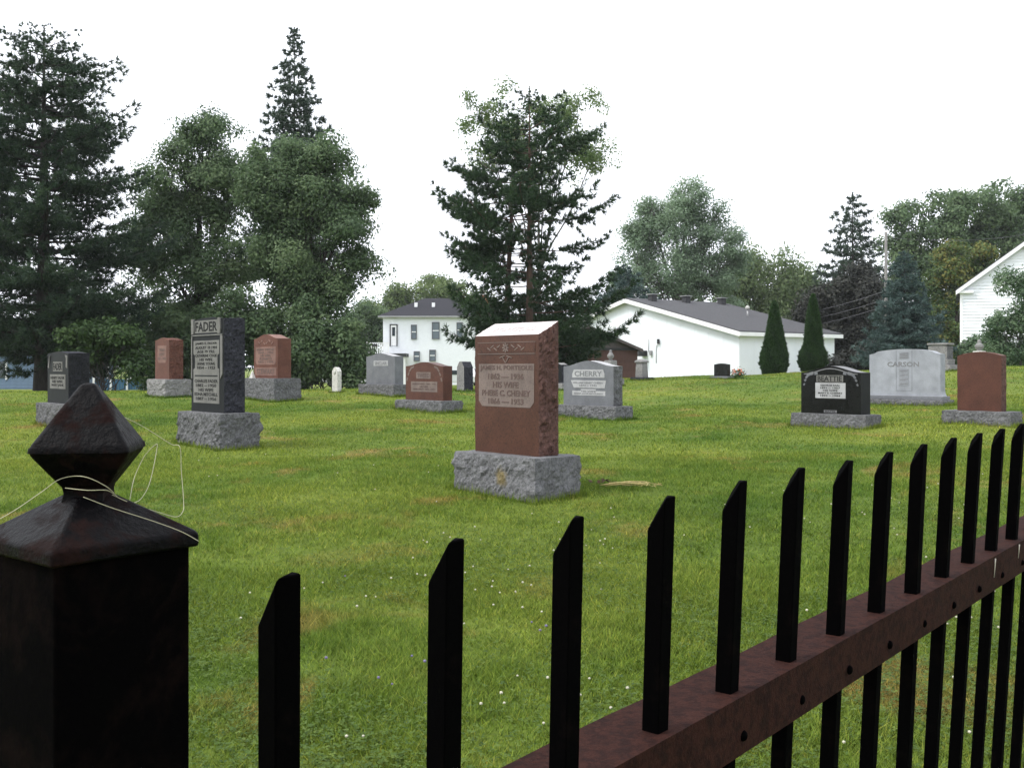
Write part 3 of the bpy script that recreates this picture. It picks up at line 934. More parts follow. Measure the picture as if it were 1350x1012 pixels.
# 14 stone with urn behind the pale one
s = stone('gravestone', 'old grey stepped monument behind the pale wide headstone', 1240, 30.0)
rock_base('base', .80, .62, .22, 'oldgrey', s, 57.0, .02)
box('plinth', (0, 0, .30), (.66, .46, .16), 'oldgrey', s, bev=.02)
die('die', serp(.56, .44, .06, 'serp'), .38, .38, 'oldgrey', s, .012, 'rock', seed=81)
box('coping', (0, 0, .82), (.62, .44, .06), 'oldgrey', s, bev=.015)

# 15 white obelisk behind the blank red one
s = stone('gravestone', 'whitish marble shaft with rounded tip rising behind the blank red headstone', 1291, 34.0)
rock_base('base', .5, .5, .18, 'oldgrey', s, 59.0, .02)
loft('shaft', [[(x * .17, y * .17, .18) for x, y in ((-1, -1), (1, -1), (1, 1), (-1, 1))], [(x * .15, y * .15, .58) for x, y in ((-1, -1), (1, -1), (1, 1), (-1, 1))]], 'marble', s, .01)
lathe('urn', [(.10, .58), (.07, .61), (.13, .68), (.14, .76), (.08, .83), (.05, .86), (.07, .90), (.03, .95), (.01, .97)], 'oldgrey', s, 14)

# 16 monument with a capped shaft behind peaked grey stone
s = stone('gravestone', 'tall grey marker with urn tip showing above the peaked grey headstone', 805, 30.0)
rock_base('base', .6, .5, .25, 'oldgrey', s, 61.0, .02)
loft('shaft', [[(x * .16, y * .16, .25) for x, y in ((-1, -1), (1, -1), (1, 1), (-1, 1))], [(x * .13, y * .13, .78) for x, y in ((-1, -1), (1, -1), (1, 1), (-1, 1))]], 'oldgrey', s, .01)
lathe('urn', [(.06, .78), (.05, .82), (.10, .87), (.10, .93), (.05, 1.0), (.03, 1.03), (.05, 1.06), (.01, 1.09)], 'oldgrey', s, 14)

# 17 old grey pillar in front of white hall wall
s = stone('gravestone', 'weathered grey pillar marker on stepped base against white gable wall', 846, 34.0)
rock_base('base', .56, .5, .14, 'rock_dark', s, 63.0, .02)
loft('shaft', [[(x * .155, y * .155, .14) for x, y in ((-1, -1), (1, -1), (1, 1), (-1, 1))], [(x * .135, y * .135, .62) for x, y in ((-1, -1), (1, -1), (1, 1), (-1, 1))]], 'oldgrey', s, .01)
loft('cap', [[(x * .17, y * .17, .62) for x, y in ((-1, -1), (1, -1), (1, 1), (-1, 1))], [(x * .17, y * .17, .68) for x, y in ((-1, -1), (1, -1), (1, 1), (-1, 1))], [(x * .08, y * .08, .74) for x, y in ((-1, -1), (1, -1), (1, 1), (-1, 1))]], 'oldgrey', s, .008)

# 18 dark stone partly behind the tall central stone
s = stone('gravestone', 'dark low stone glimpsed right behind the tall central headstone', 738, 28.0)
rock_base('base', .62, .46, .22, 'oldgrey', s, 67.0, .02)
die('die', serp(.40, .55, .05, 'serp'), .26, .22, 'char', s, .01, 'rock_dark', seed=91, mat_top='oldgrey')

# 19 small black stone with flowers
s = stone('gravestone', 'small black headstone on grey slab beside coral flowers near the white hall', 952, 32.0)
rock_base('base', .66, .36, .12, 'grey', s, 71.0, .008, cuts=6)
die('die', serp(.50, .40, .03, 'serp'), .16, .12, 'black', s, mat_top='char')

# dried stalks on the lawn
x, y, z = at(832, 9.75)
s = thing('dried_plant_stalks', 'bundle of dry straw-coloured stalks lying on lawn by central base', 'stalks', (x, y, z + .01))
s.scale = (.85, .85, .85)
for k in range(9):
    a = random.uniform(-.25, .25)
    x0 = random.uniform(-.36, -.1); L = random.uniform(.25, .5)
    p0 = Vector((x0, random.uniform(-.05, .05), random.uniform(.015, .04)))
    p1 = p0 + Vector((L * math.cos(a), L * math.sin(a) * .5, random.uniform(-.015, .03)))
    tube('stalk', [p0, p0.lerp(p1, .5) + Vector((0, 0, .015)), p1], [.004, .0055, .003], 'straw', s, 5)
bm = bmesh.new()
for k in range(26):
    c = Vector((random.uniform(.05, .34), random.uniform(-.06, .06), random.uniform(.01, .05)))
    add_box(bm, c, (random.uniform(.03, .06), .008, .003), Matrix.Rotation(random.uniform(0, 6), 4, 'Z') @ Matrix.Rotation(random.uniform(-.7, .7), 4, 'Y'))
link('straw_tuft', bm_mesh('straw_tuft', bm, MAT['straw']), s)['kind'] = 'stuff'
x, y, z = at(798, 9.95)
s = thing('dead_leaves', 'small clump of brown dead leaves right beside central grey base', 'leaves', (x, y, z))
for k in range(12):
    bm = bmesh.new()
    c = Vector((random.uniform(-.16, .10), random.uniform(-.08, .08), .045))
    add_box(bm, c, (.05, .03, .002), Matrix.Rotation(random.uniform(0, 6), 4, 'Z') @ Matrix.Rotation(random.uniform(-.6, .6), 4, 'Y'))
    link('leaf', bm_mesh('leaf', bm, MAT['deadleaf']), s)

# ------------------------------------------------------------------ buildings
def wall_quad_mesh(name, faces, mat):
    bm = bmesh.new()
    for f in faces: add_poly(bm, f)
    bmesh.ops.remove_doubles(bm, verts=bm.verts, dist=1e-4)
    return bm_mesh(name, bm, MAT[mat])

def slab(name, quad, th, mat, parent, up=(0, 0, 1)):
    """thick sheet from four corner points, thickened along up"""
    bm = bmesh.new()
    u = Vector(up) * th
    lo = [bm.verts.new(Vector(p)) for p in quad]
    hi = [bm.verts.new(Vector(p) + u) for p in quad]
    bm.faces.new(lo[::-1]); bm.faces.new(hi)
    n = len(quad)
    for i in range(n): bm.faces.new((lo[i], lo[(i + 1) % n], hi[(i + 1) % n], hi[i]))
    return link(name, bm_mesh(name, bm, MAT[mat]), parent)

# white hall: gable towards the left, low side wall towards the right
hall = thing('hall', 'long low white hall with grey shingle roof behind the lawn', 'building', (12.88, 58.0, 0.0), R(34.1))
HL, HW, HE, HR = 8.24, 19.14, 3.37, 5.69
link('wall', wall_quad_mesh('wall', [
    [(0, 0, 0), (0, HW, 0), (0, HW, HE), (0, HW / 2, HR), (0, 0, HE)],
    [(0, 0, 0), (HL, 0, 0), (HL, 0, HE), (0, 0, HE)],
    [(HL, 0, 0), (HL, HW, 0), (HL, HW, HE), (HL, HW / 2, HR), (HL, 0, HE)],
    [(0, HW, 0), (HL, HW, 0), (HL, HW, HE), (0, HW, HE)]], 'white_wall'), hall)
def roof_z(y): return HE + (HR - HE) * (1 - abs(y - HW / 2) / (HW / 2))
pw = HW / 16
for k in range(16):
    y0, y1 = k * pw + .006, (k + 1) * pw - .006
    bm = bmesh.new()
    ys = [y0, y1]
    f = [(-.02, y0, 0), (-.02, y1, 0), (-.02, y1, roof_z(y1) - .02), (-.02, y0, roof_z(y0) - .02)]
    bb = [(.004, p[1], p[2]) for p in f]
    a = [bm.verts.new(p) for p in f]; b = [bm.verts.new(p) for p in bb]
    bm.faces.new(a)
    for i in range(4): bm.faces.new((a[i], b[i], b[(i + 1) % 4], a[(i + 1) % 4]))
    link('wall_panel', bm_mesh('wall_panel', bm, MAT['barn_wall']), hall)
bm = bmesh.new(); add_box(bm, (0, 0, 0), (HL / 7 - .012, .024, HE)); pm = bm_mesh('wall_panel', bm, MAT['barn_wall'])
for k in range(7):
    o = link('wall_panel', pm, hall); o.location = (HL / 7 * (k + .5), -.008, HE / 2 - .02)
ov, sl = .35, (HR - HE) / (HW / 2)
def rz_(y): return HE + sl * y
for sgn in (0, 1):
    f = (lambda y: y) if sgn == 0 else (lambda y: HW - y)
    slab('roof', [(-ov, f(-ov), rz_(-ov) + .02), (HL + ov, f(-ov), rz_(-ov) + .02), (HL + ov, f(HW / 2), HR + .02), (-ov, f(HW / 2), HR + .02)], .10, 'shingle', hall)
    slab('rake_board', [(-ov - .03, f(-ov), rz_(-ov) - .20), (-ov - .03, f(HW / 2), HR - .20), (-ov + .02, f(HW / 2), HR - .20), (-ov + .02, f(-ov), rz_(-ov) - .20)], .26, 'white_trim', hall)
    box('eave_board', (HL / 2, f(-ov - .02), rz_(-ov) - .06), (HL + 2 * ov, .05, .22), 'white_trim', hall)
    slab('soffit', [(-ov, f(-ov), rz_(-ov) - .12), (HL + ov, f(-ov), rz_(-ov) - .12), (HL + ov, f(0), HE - .12), (-ov, f(0), HE - .12)], .03, 'white_trim', hall)
for t in (.17, .53, .93):
    v_ = box('roof_vent', (HL * t, HW / 2 - .7, HR + .12), (.42, .42, .42), 'dark', hall, bev=.02)
    box('vent_cap', (HL * t, HW / 2 - .7, HR + .36), (.60, .60, .05), 'metal', v_)
mb = box('service_box', (-.36, 8.0, 2.22), (.66, .50, .36), 'dark', hall, bev=.03)
tube('conduit', [(-.06, 6.9, 1.6), (-.06, 6.9, 2.6), (-.06, 6.8, 2.75), (-.10, 6.6, 2.8)], .02, 'metal', hall, 6)
box('meter', (-.08, 7.35, 2.25), (.14, .18, .30), 'metal', hall, bev=.03)
tube('mast', [(-.06, 7.6, 2.3), (-.06, 7.6, 3.1)], .02, 'metal', hall, 6)
box('lamp_bracket', (-.14, 6.62, 2.95), (.16, .10, .30), 'dark', hall, bev=.02)
tube('stove_pipe', [(5.6, 4.6, 4.3), (5.6, 4.6, 5.0)], .05, 'metal', hall, 8)
lathe('pipe_cap', [(.10, 0), (.14, .08), (.13, .18), (.05, .26)], 'marble', hall, 10, (5.6, 4.6, 5.0))

# small brown shed
x, y, z = at(775, 52.0)
shed = thing('shed', 'small brown shed with dark gable behind the peaked grey headstone', 'building', (x, y, 0.0), 0)
SW, SE, SR = 2.52, 2.31, 3.42
link('wall', wall_quad_mesh('wall', [[(-SW, 0, 0), (SW, 0, 0), (SW, 0, SE), (-SW, 0, SE)], [(SW, 0, 0), (SW, 4, 0), (SW, 4, SE), (SW, 0, SE)], [(-SW, 0, 0), (-SW, 4, 0), (-SW, 4, SE), (-SW, 0, SE)]], 'shed_wall'), shed)
bm = bmesh.new(); add_box(bm, (0, 0, 0), (.235, .02, SE)); bmn = bm_mesh('board', bm, MAT['shed_wall'])
for k in range(21):
    o = link('board', bmn, shed); o.location = (-SW + .12 + .24 * k, -.008, SE / 2)
prism('gable', [(-SW - .02, SE), (SW + .02, SE), (0, SR)], -.05, .06, 'shed_gable', shed)
box('fascia', (0, -.04, SE - .04), (2 * SW + .1, .06, .12), 'dark', shed)
for sx in (-1, 1):
    slab('roof', [(sx * (SW + .25), -.3, SE - .11), (0, -.3, SR), (0, 4.2, SR), (sx * (SW + .25), 4.2, SE - .11)], .07, 'shingle', shed)
    slab('rake_board', [(sx * (SW + .26), -.34, SE - .20), (0, -.34, SR - .08), (0, -.30, SR - .08), (sx * (SW + .26), -.30, SE - .20)], .14, 'shed_gable', shed)

# white two-storey house
house = thing('house', 'white two-storey house with dark hip roof and balcony behind pines', 'house', (0, 0, 0))
d0 = 100.0
def hx(px, d=d0): return (px - CX) / FPX * d
X0, X1, X2 = hx(505), hx(626), hx(656, 102)
EZ = zrow(417, d0)
def block(x0, x1, y0, y1, zt):
    return [[(x0, y0, -1), (x1, y0, -1), (x1, y0, zt), (x0, y0, zt)], [(x1, y0, -1), (x1, y1, -1), (x1, y1, zt), (x1, y0, zt)], [(x0, y0, -1), (x0, y1, -1), (x0, y1, zt), (x0, y0, zt)], [(x0, y1, -1), (x1, y1, -1), (x1, y1, zt), (x0, y1, zt)]]
link('wall', wall_quad_mesh('wall', block(X0, X1, d0, d0 + 8.5, EZ), 'white_wall'), house)
link('wall', wall_quad_mesh('wall', block(X1 - .02, X2, d0 + 2, d0 + 9, EZ - .05), 'white_wall'), house)
def hip(name, x0, x1, y0, y1, ze, zr, inset, mat, parent):
    o = .45
    a, b, c, d = (x0 - o, y0 - o, ze), (x1 + o, y0 - o, ze), (x1 + o, y1 + o, ze), (x0 - o, y1 + o, ze)
    i0, i1 = inset if isinstance(inset, tuple) else (inset, inset)
    r0, r1 = (x0 + i0, (y0 + y1) / 2, zr), (x1 - i1, (y0 + y1) / 2, zr)
    r = link(name, wall_quad_mesh(name, [[a, b, r1, r0], [b, c, r1], [c, d, r0, r1], [d, a, r0]], mat), parent)
    box('eave', ((x0 + x1) / 2, (y0 + y1) / 2, ze - .09), (x1 - x0 + 2 * o, y1 - y0 + 2 * o, .16), 'metal', parent)
    return r
rf = hip('roof', X0, X1, d0, d0 + 8.5, EZ + .05, zrow(393, d0 + 4), (3.7, 2.6), 'shingle_house', house)
rf2 = hip('roof', X1 + .5, X2, d0 + 2, d0 + 9, EZ + .0, zrow(402, d0 + 5), .8, 'shingle_house', house)
for px in (548, 571): box('roof_vent', (hx(px, 101.6), d0 + 2.0, zrow(403, 101.6) + .1), (.3, .3, .45), 'white_trim', rf)
ch = box('chimney', (hx(638, 104), d0 + 5, zrow(395, 104)), (.75, .75, 1.1), 'brick_red', house)
box('chimney_cap', (hx(638, 104), d0 + 5, zrow(395, 104) + .6), (.95, .95, .12), 'white_trim', ch)
def window(px0, px1, py0, py1, d, parent, mid=True):
    x0, x1, z1, z0 = hx(px0, d), hx(px1, d), zrow(py0, d), zrow(py1, d)
    cx, cz, w, h = (x0 + x1) / 2, (z0 + z1) / 2, x1 - x0, z1 - z0
    o = box('window', (cx, d - .02, cz), (w, .05, h), 'house_glass', parent)
    f = .08
    box('frame', (cx, d - .05, z1 + f / 2), (w + 2 * f, .10, f), 'grey', o); box('sill', (cx, d - .07, z0 - f / 2), (w + 2 * f, .14, f), 'grey', o)
    box('frame', (x0 - f / 2, d - .05, cz), (f, .10, h), 'grey', o); box('frame', (x1 + f / 2, d - .05, cz), (f, .10, h), 'grey', o)
    if mid: box('sash_bar', (cx, d - .055, cz), (w, .04, .09), 'white_trim', o)
    return o
for r_ in ((543, 548.5, 429, 446), (570.5, 578.5, 425.5, 446), (546.5, 552.5, 464, 475), (567, 573.5, 462, 475)): window(*r_, d0, house)
window(604, 609, 426, 444, d0 + 0, house) if False else window(603, 609, 426, 444, d0, house)
dr = box('door', (hx(519), d0 - .03, zrow(442, d0)), (.55, .06, 1.98), 'white_trim', house)
box('glazing', (hx(519), d0 - .07, zrow(437, d0)), (.28, .03, .85), 'glass', dr)
for sx in (-1, 1): box('frame', (hx(519) + sx * .33, d0 - .05, zrow(442, d0)), (.10, .10, 2.1), 'dark', dr)
box('frame', (hx(519), d0 - .05, zrow(442, d0) + 1.05), (.76, .10, .10), 'dark', dr)
dp = 97.0
pr = box('porch_roof', ((hx(486, dp) + hx(535, dp)) / 2, dp + 1.3, zrow(468, dp)), (hx(535, dp) - hx(486, dp), 3.0, .32), 'dark', house)
bal = box('balcony_rail', ((hx(484, dp) + hx(512, dp)) / 2, dp, zrow(452, dp)), (hx(512, dp) - hx(484, dp), .06, .08), 'white_trim', house)
nb_ = 11
for k in range(nb_):
    xx = hx(484, dp) + (hx(512, dp) - hx(484, dp)) * k / (nb_ - 1)
    box('baluster', (xx, dp, (zrow(452, dp) + zrow(466, dp)) / 2), (.12 if k in (0, 10) else .09, .06, 1.0 if k not in (0, 10) else 1.2), 'white_trim', bal)
box('porch_post', (hx(487.5, dp), dp + .1, zrow(490, dp)), (.16, .16, 3.0), 'white_trim', house)
box('porch_post', (hx(533, dp), dp + .1, zrow(490, dp)), (.16, .16, 3.0), 'white_trim', house)
fp = box('planter', (hx(494, dp), dp - .12, zrow(455, dp)), (.5, .2, .22), 'dark', house)

# distant white gable roofline left of the house
x, y, z = at(468, 135.0)
far = thing('house', 'far white house gable glimpsed between dark trees and the two-storey house', 'house', (x, y, -1.0))
prism('wall', [(-1.5, 0), (1.4, 0), (1.4, zrow(426, 135) + 1), (.6, zrow(417, 135) + 1), (-1.5, zrow(424, 135) + 1)], 0, 6, 'white_wall', far)
slab('roof', [(-1.9, -.3, zrow(424, 135) + .95), (.6, -.3, zrow(416, 135) + 1), (.6, 6, zrow(416, 135) + 1), (-1.9, 6, zrow(424, 135) + .95)], .15, 'metal', far)

# white clapboard church at the right edge
ch = thing('church', 'white clapboard church gable at the right edge behind a birch', 'building', (24.08, 55.0, 0.0), math.atan2(-.4, .917))
CW, CE, CR = 6.12, 5.55, 7.85
def clap(name, x0, x1, y, topf, parent, step=.17):
    bm = bmesh.new()
    z = .6
    def span(z):
        # x range of the wall at height z
        if z <= CE: return x0, x1
        f = (z - CE) / (CR - CE) * (x1 - x0) / 2
        return x0 + f, x1 - f
    while z < CR - .02:
        z1 = min(z + step, CR - .005)
        a0, a1 = span(z); b0, b1 = span(z1)
        v = [bm.verts.new((a0, y - .035, z)), bm.verts.new((a1, y - .035, z)), bm.verts.new((b1, y - .006, z1)), bm.verts.new((b0, y - .006, z1))]
        w = [bm.verts.new((a0, y - .004, z)), bm.verts.new((a1, y - .004, z))]
        bm.faces.new(v); bm.faces.new((w[0], w[1], v[1], v[0]))
        z = z1
    return link(name, bm_mesh(name, bm, MAT['white_wall']), parent)
link('wall', wall_quad_mesh('wall', [[(0, 0, 0), (CW, 0, 0), (CW, 0, CE), (CW / 2, 0, CR), (0, 0, CE)], [(0, 0, 0), (0, 12, 0), (0, 12, CE), (0, 0, CE)], [(CW, 0, 0), (CW, 12, 0), (CW, 12, CE), (CW, 0, CE)]], 'white_wall'), ch)
tag(clap('clapboards', .1, CW - .1, 0, None, ch), kind='stuff')
for xx in (.05, CW - .05): box('corner_board', (xx, -.03, CE / 2), (.14, .05, CE), 'white_trim', ch)
for sx in (-1, 1):
    e = (CW / 2 + .22) * sx + CW / 2
    ez = CE - .22 * (CR - CE) / (CW / 2)
    slab('roof', [(e, -.25, ez + .02), (CW / 2, -.25, CR + .02), (CW / 2, 12.2, CR + .02), (e, 12.2, ez + .02)], .10, 'shingle', ch)
    slab('rake_board', [(e, -.29, ez - .16), (CW / 2, -.29, CR - .16), (CW / 2, -.25, CR - .16), (e, -.25, ez - .16)], .22, 'white_trim', ch)
    box('cornice_return', (CW / 2 + sx * (CW / 2 - .22), -.12, CE - .17), (.85, .22, .14), 'white_trim', ch)

# blue-sided building at the far left, seen under the pine
x, y, z = at(20, 62.0)
bl = thing('house', 'pale blue sided house glimpsed under the big pine at left', 'house', (x, y, 0.0))
link('wall', wall_quad_mesh('wall', [[(-4.6, 0, -1), (3.2, 0, -1), (3.2, 0, 2.3), (-4.6, 0, 2.3)], [(3.2, 0, -1), (3.2, 7, -1), (3.2, 7, 2.3), (3.2, 0, 2.3)]], 'blue_wall'), bl)
slab('roof', [(-5, -.4, 2.25), (3.6, -.4, 2.25), (3.6, 3.5, 3.9), (-5, 3.5, 3.9)], .12, 'shingle_house', bl)
slab('roof', [(-5, 7.4, 2.25), (3.6, 7.4, 2.25), (3.6, 3.5, 3.9), (-5, 3.5, 3.9)], .12, 'shingle_house', bl)
bm = bmesh.new(); add_box(bm, (0, 0, 0), (7.78, .03, .19)); sdm = bm_mesh('siding_board', bm, MAT['blue_wall'])
for k in range(14):
    o = link('siding_board', sdm, bl); o.location = (-.7, -.02, -.6 + .2 * k); o.rotation_euler = (R(-4), 0, 0)
wf = box('window', (-1.0, -.05, 1.2), (.9, .06, 1.0), 'glass', bl)
for sx in (-1, 1): box('frame', (-1.0 + sx * .5, -.07, 1.2), (.1, .08, 1.2), 'white_trim', wf)
x, y, z = at(188, 66.0)
cp = thing('carport', 'small carport with pale metal roof behind the pink headstone', 'building', (x, y, 0.0))
slab('roof', [(-2.0, -1, 2.45), (1.2, -1, 2.3), (1.2, 3, 2.75), (-2.0, 3, 2.9)], .12, 'metal', cp)
box('fascia', (-.4, -1.04, 2.36), (3.2, .06, .26), 'white_trim', cp)
for xx in (-1.9, 1.1):
    for yy in (-.9, 2.9): box('carport_post', (xx, yy, .9), (.12, .12, 2.9), 'white_trim', cp)
x, y, z = at(168, 57.0)
fn = thing('board_fence', 'low blue board fence with white posts under the left trees', 'fence', (x, y, 0.0))
bm = bmesh.new(); add_box(bm, (0, 0, 0), (.15, .025, .95), bev=.0); bdm = bm_mesh('board', bm, MAT['blue_fence'])
for k in range(22):
    o = link('board', bdm, fn); o.location = (-1.75 + .165 * k, 0, .22 + random.uniform(-.02, .02))
for xx in (-1.85, -.9, 0.0, .95, 1.9): box('post', (xx, -.06, .25), (.09, .09, 1.1), 'white_trim', fn)
for zz in (.0, .5): box('rail', (0, .03, zz), (3.7, .04, .09), 'blue_fence', fn)

# cars by the white house
def car(px, d, yaw, label):
    x, y, z = at(px, d)
    c = thing('parked_car', label, 'car', (x, y, z), yaw, 'white cars parked near the white house')
    prof = [(-2.15, .35), (2.15, .35), (2.2, .6), (2.1, .80), (1.2, .92), (.55, 1.40), (-.95, 1.43), (-1.7, .98), (-2.15, .92), (-2.2, .6)]
    b = prism('body', prof, -.85, .85, 'carpaint', c, bev=.05)
    for sy in (-1, 1):
        prism('side_window', [(.95, .97), (.5, 1.32), (-.85, 1.35), (-1.4, 1.0)], sy * .87 - .01, sy * .87 + .01, 'glass', c)
        for xx in (-1.35, 1.35):
            w = lathe('wheel', [(.10, -.11), (.32, -.11), (.34, -.06), (.34, .06), (.32, .11), (.10, .11)], 'tyre', c, 18)
            w.matrix_local = Matrix.Translation((xx, sy * .78, .33)) @ Matrix.Rotation(R(90), 4, 'X')
            r_ = lathe('rim', [(.05, -.125), (.20, -.125), (.20, .125), (.05, .125)], 'metal', w, 12)
        box('headlight', (2.15, sy * .6, .70), (.12, .36, .16), 'glass', c); box('tail_light', (-2.16, sy * .62, .78), (.10, .34, .18), 'brick_red', c)
    slab('windscreen', [(1.18, -.7, .945), (1.18, .7, .945), (.6, .66, 1.385), (.6, -.66, 1.385)], .02, 'glass', c, (.6, 0, .8))
    slab('rear_window', [(-1.66, -.68, 1.02), (-1.0, -.64, 1.42), (-1.0, .64, 1.42), (-1.66, .68, 1.02)], .02, 'glass', c, (-.5, 0, .85))
    box('bumper', (2.17, 0, .45), (.14, 1.7, .18), 'carpaint', c, bev=.04); box('bumper', (-2.17, 0, .45), (.14, 1.7, .18), 'carpaint', c, bev=.04)
    return c
car(594, 84.0, R(12), 'white car showing right beside the low wide red headstone')
car(632, 86.0, R(-70), 'white car with dark windows just left of the tall central headstone')
car(462, 80.0, R(20), 'white car among shrubs between slim white marker and plain grey headstone')

# utility pole and wires
x, y, z = at(1168, 62.0)
pz = zrow(306, 62)
po = thing('utility_pole', 'weathered wooden utility pole above the blue spruce', 'pole', (x, y, 0))
tube('shaft', [(0, 0, 0), (0, 0, pz * .5), (0, 0, pz)], [.12, .10, .08], 'pole', po, 10)
box('insulator_arm', (0, -.1, zrow(384, 62)), (.5, .1, .1), 'pole', po)
for py, ln, lab in ((383, 421, 'topmost'), (394, 428, 'middle'), (403, 437, 'lowest')):
    p0 = Vector((x, y - .15, zrow(py, 62))); p1 = Vector(((925 - CX) / FPX * 78, 78, zrow(ln, 78)))
    pts = [p0.lerp(p1, k / 14) - Vector((0, 0, .7 * (1 - (2 * k / 14 - 1) ** 2))) for k in range(15)]
    o = tube('overhead_wire', [p - p0 for p in pts], .014, 'wire', None, 5)
    o.location = p0
    tag(o, 'thin dark overhead wire, %s of three running left from the pole' % lab, 'wire')
p0 = Vector((x, y, pz - .3)); p1 = Vector(((1420 - CX) / FPX * 58, 58, zrow(296, 58)))
o = tube('overhead_wire', [p0.lerp(p1, k / 12) - p0 - Vector((0, 0, .5 * (1 - (2 * k / 12 - 1) ** 2))) for k in range(13)], .009, 'wire', None, 5)
o.location = p0
tag(o, 'single thin wire running right from the pole top across the trees', 'wire')

# ------------------------------------------------------------------ vegetation
def unit(v): return v / np.maximum(np.linalg.norm(v, axis=-1, keepdims=True), 1e-9)

def leaf_quads(P, size, r, droop=0.0, aspect=.55, flat=.5, out=None):
    n = len(P)
    nn = r.normal(size=(n, 3)) * .5 + np.array([0, 0, flat])
    if out is not None: nn = nn + unit(out) * 1.0
    nn = unit(nn)
    d = unit(np.cross(nn, r.normal(size=(n, 3))) + np.array([0, 0, -droop * .6]))
    s = unit(np.cross(d, nn))
    L = size * r.uniform(.65, 1.3, (n, 1))
    W = L * aspect
    b = P - d * L * .5
    up = unit(np.cross(s, d)) * L * .10
    v = np.stack([b, P + s * W * .5 + up, b + d * L, P - s * W * .5 + up], 1)
    f = np.arange(n * 4).reshape(n, 4)
    return v.reshape(-1, 3), f

def needles(C, D, k, L, w, r, spread=.8):
    n = len(C)
    dirs = unit(np.repeat(D, k, 0) * (1 - spread * .5) + unit(r.normal(size=(n * k, 3))) * spread)
    base = np.repeat(C, k, 0)
    ln = L * r.uniform(.7, 1.15, (n * k, 1))
    side = unit(np.cross(dirs, r.normal(size=(n * k, 3)))) * w * .5
    v = np.stack([base + side, base - side, base + dirs * ln], 1)
    return v.reshape(-1, 3), np.arange(n * k * 3).reshape(-1, 3)

def bent(p0, p1, sag, n=5, jit=.0):
    out = []
    for k in range(n + 1):
        t = k / n
        p = Vector(p0).lerp(Vector(p1), t)
        p.z += sag * math.sin(math.pi * t)
        if 0 < k < n: p += Vector((random.uniform(-jit, jit), random.uniform(-jit, jit), random.uniform(-jit, jit)))
        out.append(p)
    return out

def leafy(name, label, cat, px, d, lobes, fmat, bmat, nclump, per, leaf, cr, seed, trunk_r=.22, group=None, droop=.2,
          trunk_to=None, inner=.45, stems=1, ydepth=.85, lean=0.0, vstretch=.75, limb_r=.35):
    r = np.random.default_rng(seed); random.seed(seed)
    x, y, z = at(px, d)
    t = thing(name, label, cat, (x, y, z - .05), 0, group)
    m = d / FPX
    LB = [((cx - px) * m, r.uniform(-.12, .12) * rx * m, zrow(cy, d) - z, rx * m, rx * m * ydepth, ry * m) for cx, cy, rx, ry in lobes]
    # each lobe carries smaller boughs on its surface; leaves gather on those
    SB = []
    for l in LB:
        ns = max(6, int(nclump / len(LB) / 4.5))
        dd_ = unit(r.normal(size=(ns, 3)))
        rr_ = inner + (1.0 - inner) * r.random((ns, 1)) ** .5
        cc = np.array(l[:3]) + dd_ * rr_ * np.array(l[3:6]) * r.uniform(.8, 1.12, (ns, 1))
        for c in cc:
            q_ = r.uniform(.22, .42) * (l[3] * l[5]) ** .5
            SB.append((*c, q_ * 1.15, q_ * 1.1, q_ * .8))
    SB = np.array(SB)
    wts = SB[:, 3] * SB[:, 5]; wts = wts / wts.sum()
    pick = r.choice(len(SB), nclump, p=wts)
    A = SB[pick]
    dirs = unit(r.normal(size=(nclump, 3)) + np.array([0, 0, .25]))
    rad = .35 + .65 * r.random((nclump, 1)) ** .6
    C = A[:, :3] + dirs * rad * A[:, 3:6]
    ok = C[:, 2] > .15
    C, pick = C[ok], pick[ok]
    n = len(C)
    lobe_t = r.normal(0, .12, len(SB))[pick]
    ct = lobe_t + r.normal(0, .12, n)
    cs = r.uniform(.65, 1.35, n)
    cnt = np.maximum(4, (per * cs ** 2).astype(int))
    idx = np.repeat(np.arange(n), cnt)
    off = unit(r.normal(size=(len(idx), 3))) * (r.random((len(idx), 1)) ** .45) * np.array([1, 1, vstretch]) * (cr * cs[idx])[:, None]
    P = C[idx] + off
    P[:, 2] = np.maximum(P[:, 2], .05)
    v, f = leaf_quads(P, leaf, r, droop, out=off + (C - A[ok][:, :3])[idx] * .8)
    tint = np.clip(.5 + ct[idx] + r.normal(0, .17, len(idx)), 0, 1)
    link('crown', mesh_np('crown', v, f, MAT[fmat], False, np.repeat(tint, 4)), t)
    # trunk and limbs
    bm = bmesh.new()
    top = trunk_to or max(l[2] for l in LB) * .8
    bx = [0.0] if stems == 1 else [random.uniform(-.35, .35) for _ in range(stems)]
    for b0 in bx:
        tp = Vector((lean + b0 * 2.2 + random.uniform(-.2, .2), random.uniform(-.2, .2), top * random.uniform(.85, 1.0)))
        path = bent((b0, 0, -.3), tp, 0, 7, trunk_r * .45)
        add_tube(bm, path, [trunk_r * (1.25 if k == 0 else 1 - .8 * k / 7) for k in range(8)], 9)
        for l in LB:
            fz = random.uniform(.35, .7)
            k = min(6, max(1, int(fz * 7)))
            st_ = path[k]
            if l[2] < st_.z: st_ = path[max(1, int(7 * l[2] / max(top, .1) * .7))] if l[2] > 0 else path[1]
            lp = bent(st_, (l[0], l[1], l[2]), .08 * l[3], 5, .12)
            lr = trunk_r * limb_r
            add_tube(bm, lp, [lr * (1 - .14 * q_) for q_ in range(6)], 6)
            own = C[np.linalg.norm((C - np.array(l[:3])) / np.array(l[3:6]), axis=1) < 1.1]
            for c in own[::max(1, len(own) // 9)][:10]:
                add_tube(bm, bent(lp[random.randint(2, 5)], c, .1, 4, .1), [lr * .4, lr * .34, lr * .26, lr * .18, lr * .08], 4)
    link('trunk', bm_mesh('trunk', bm, MAT[bmat], True), t)
    return t

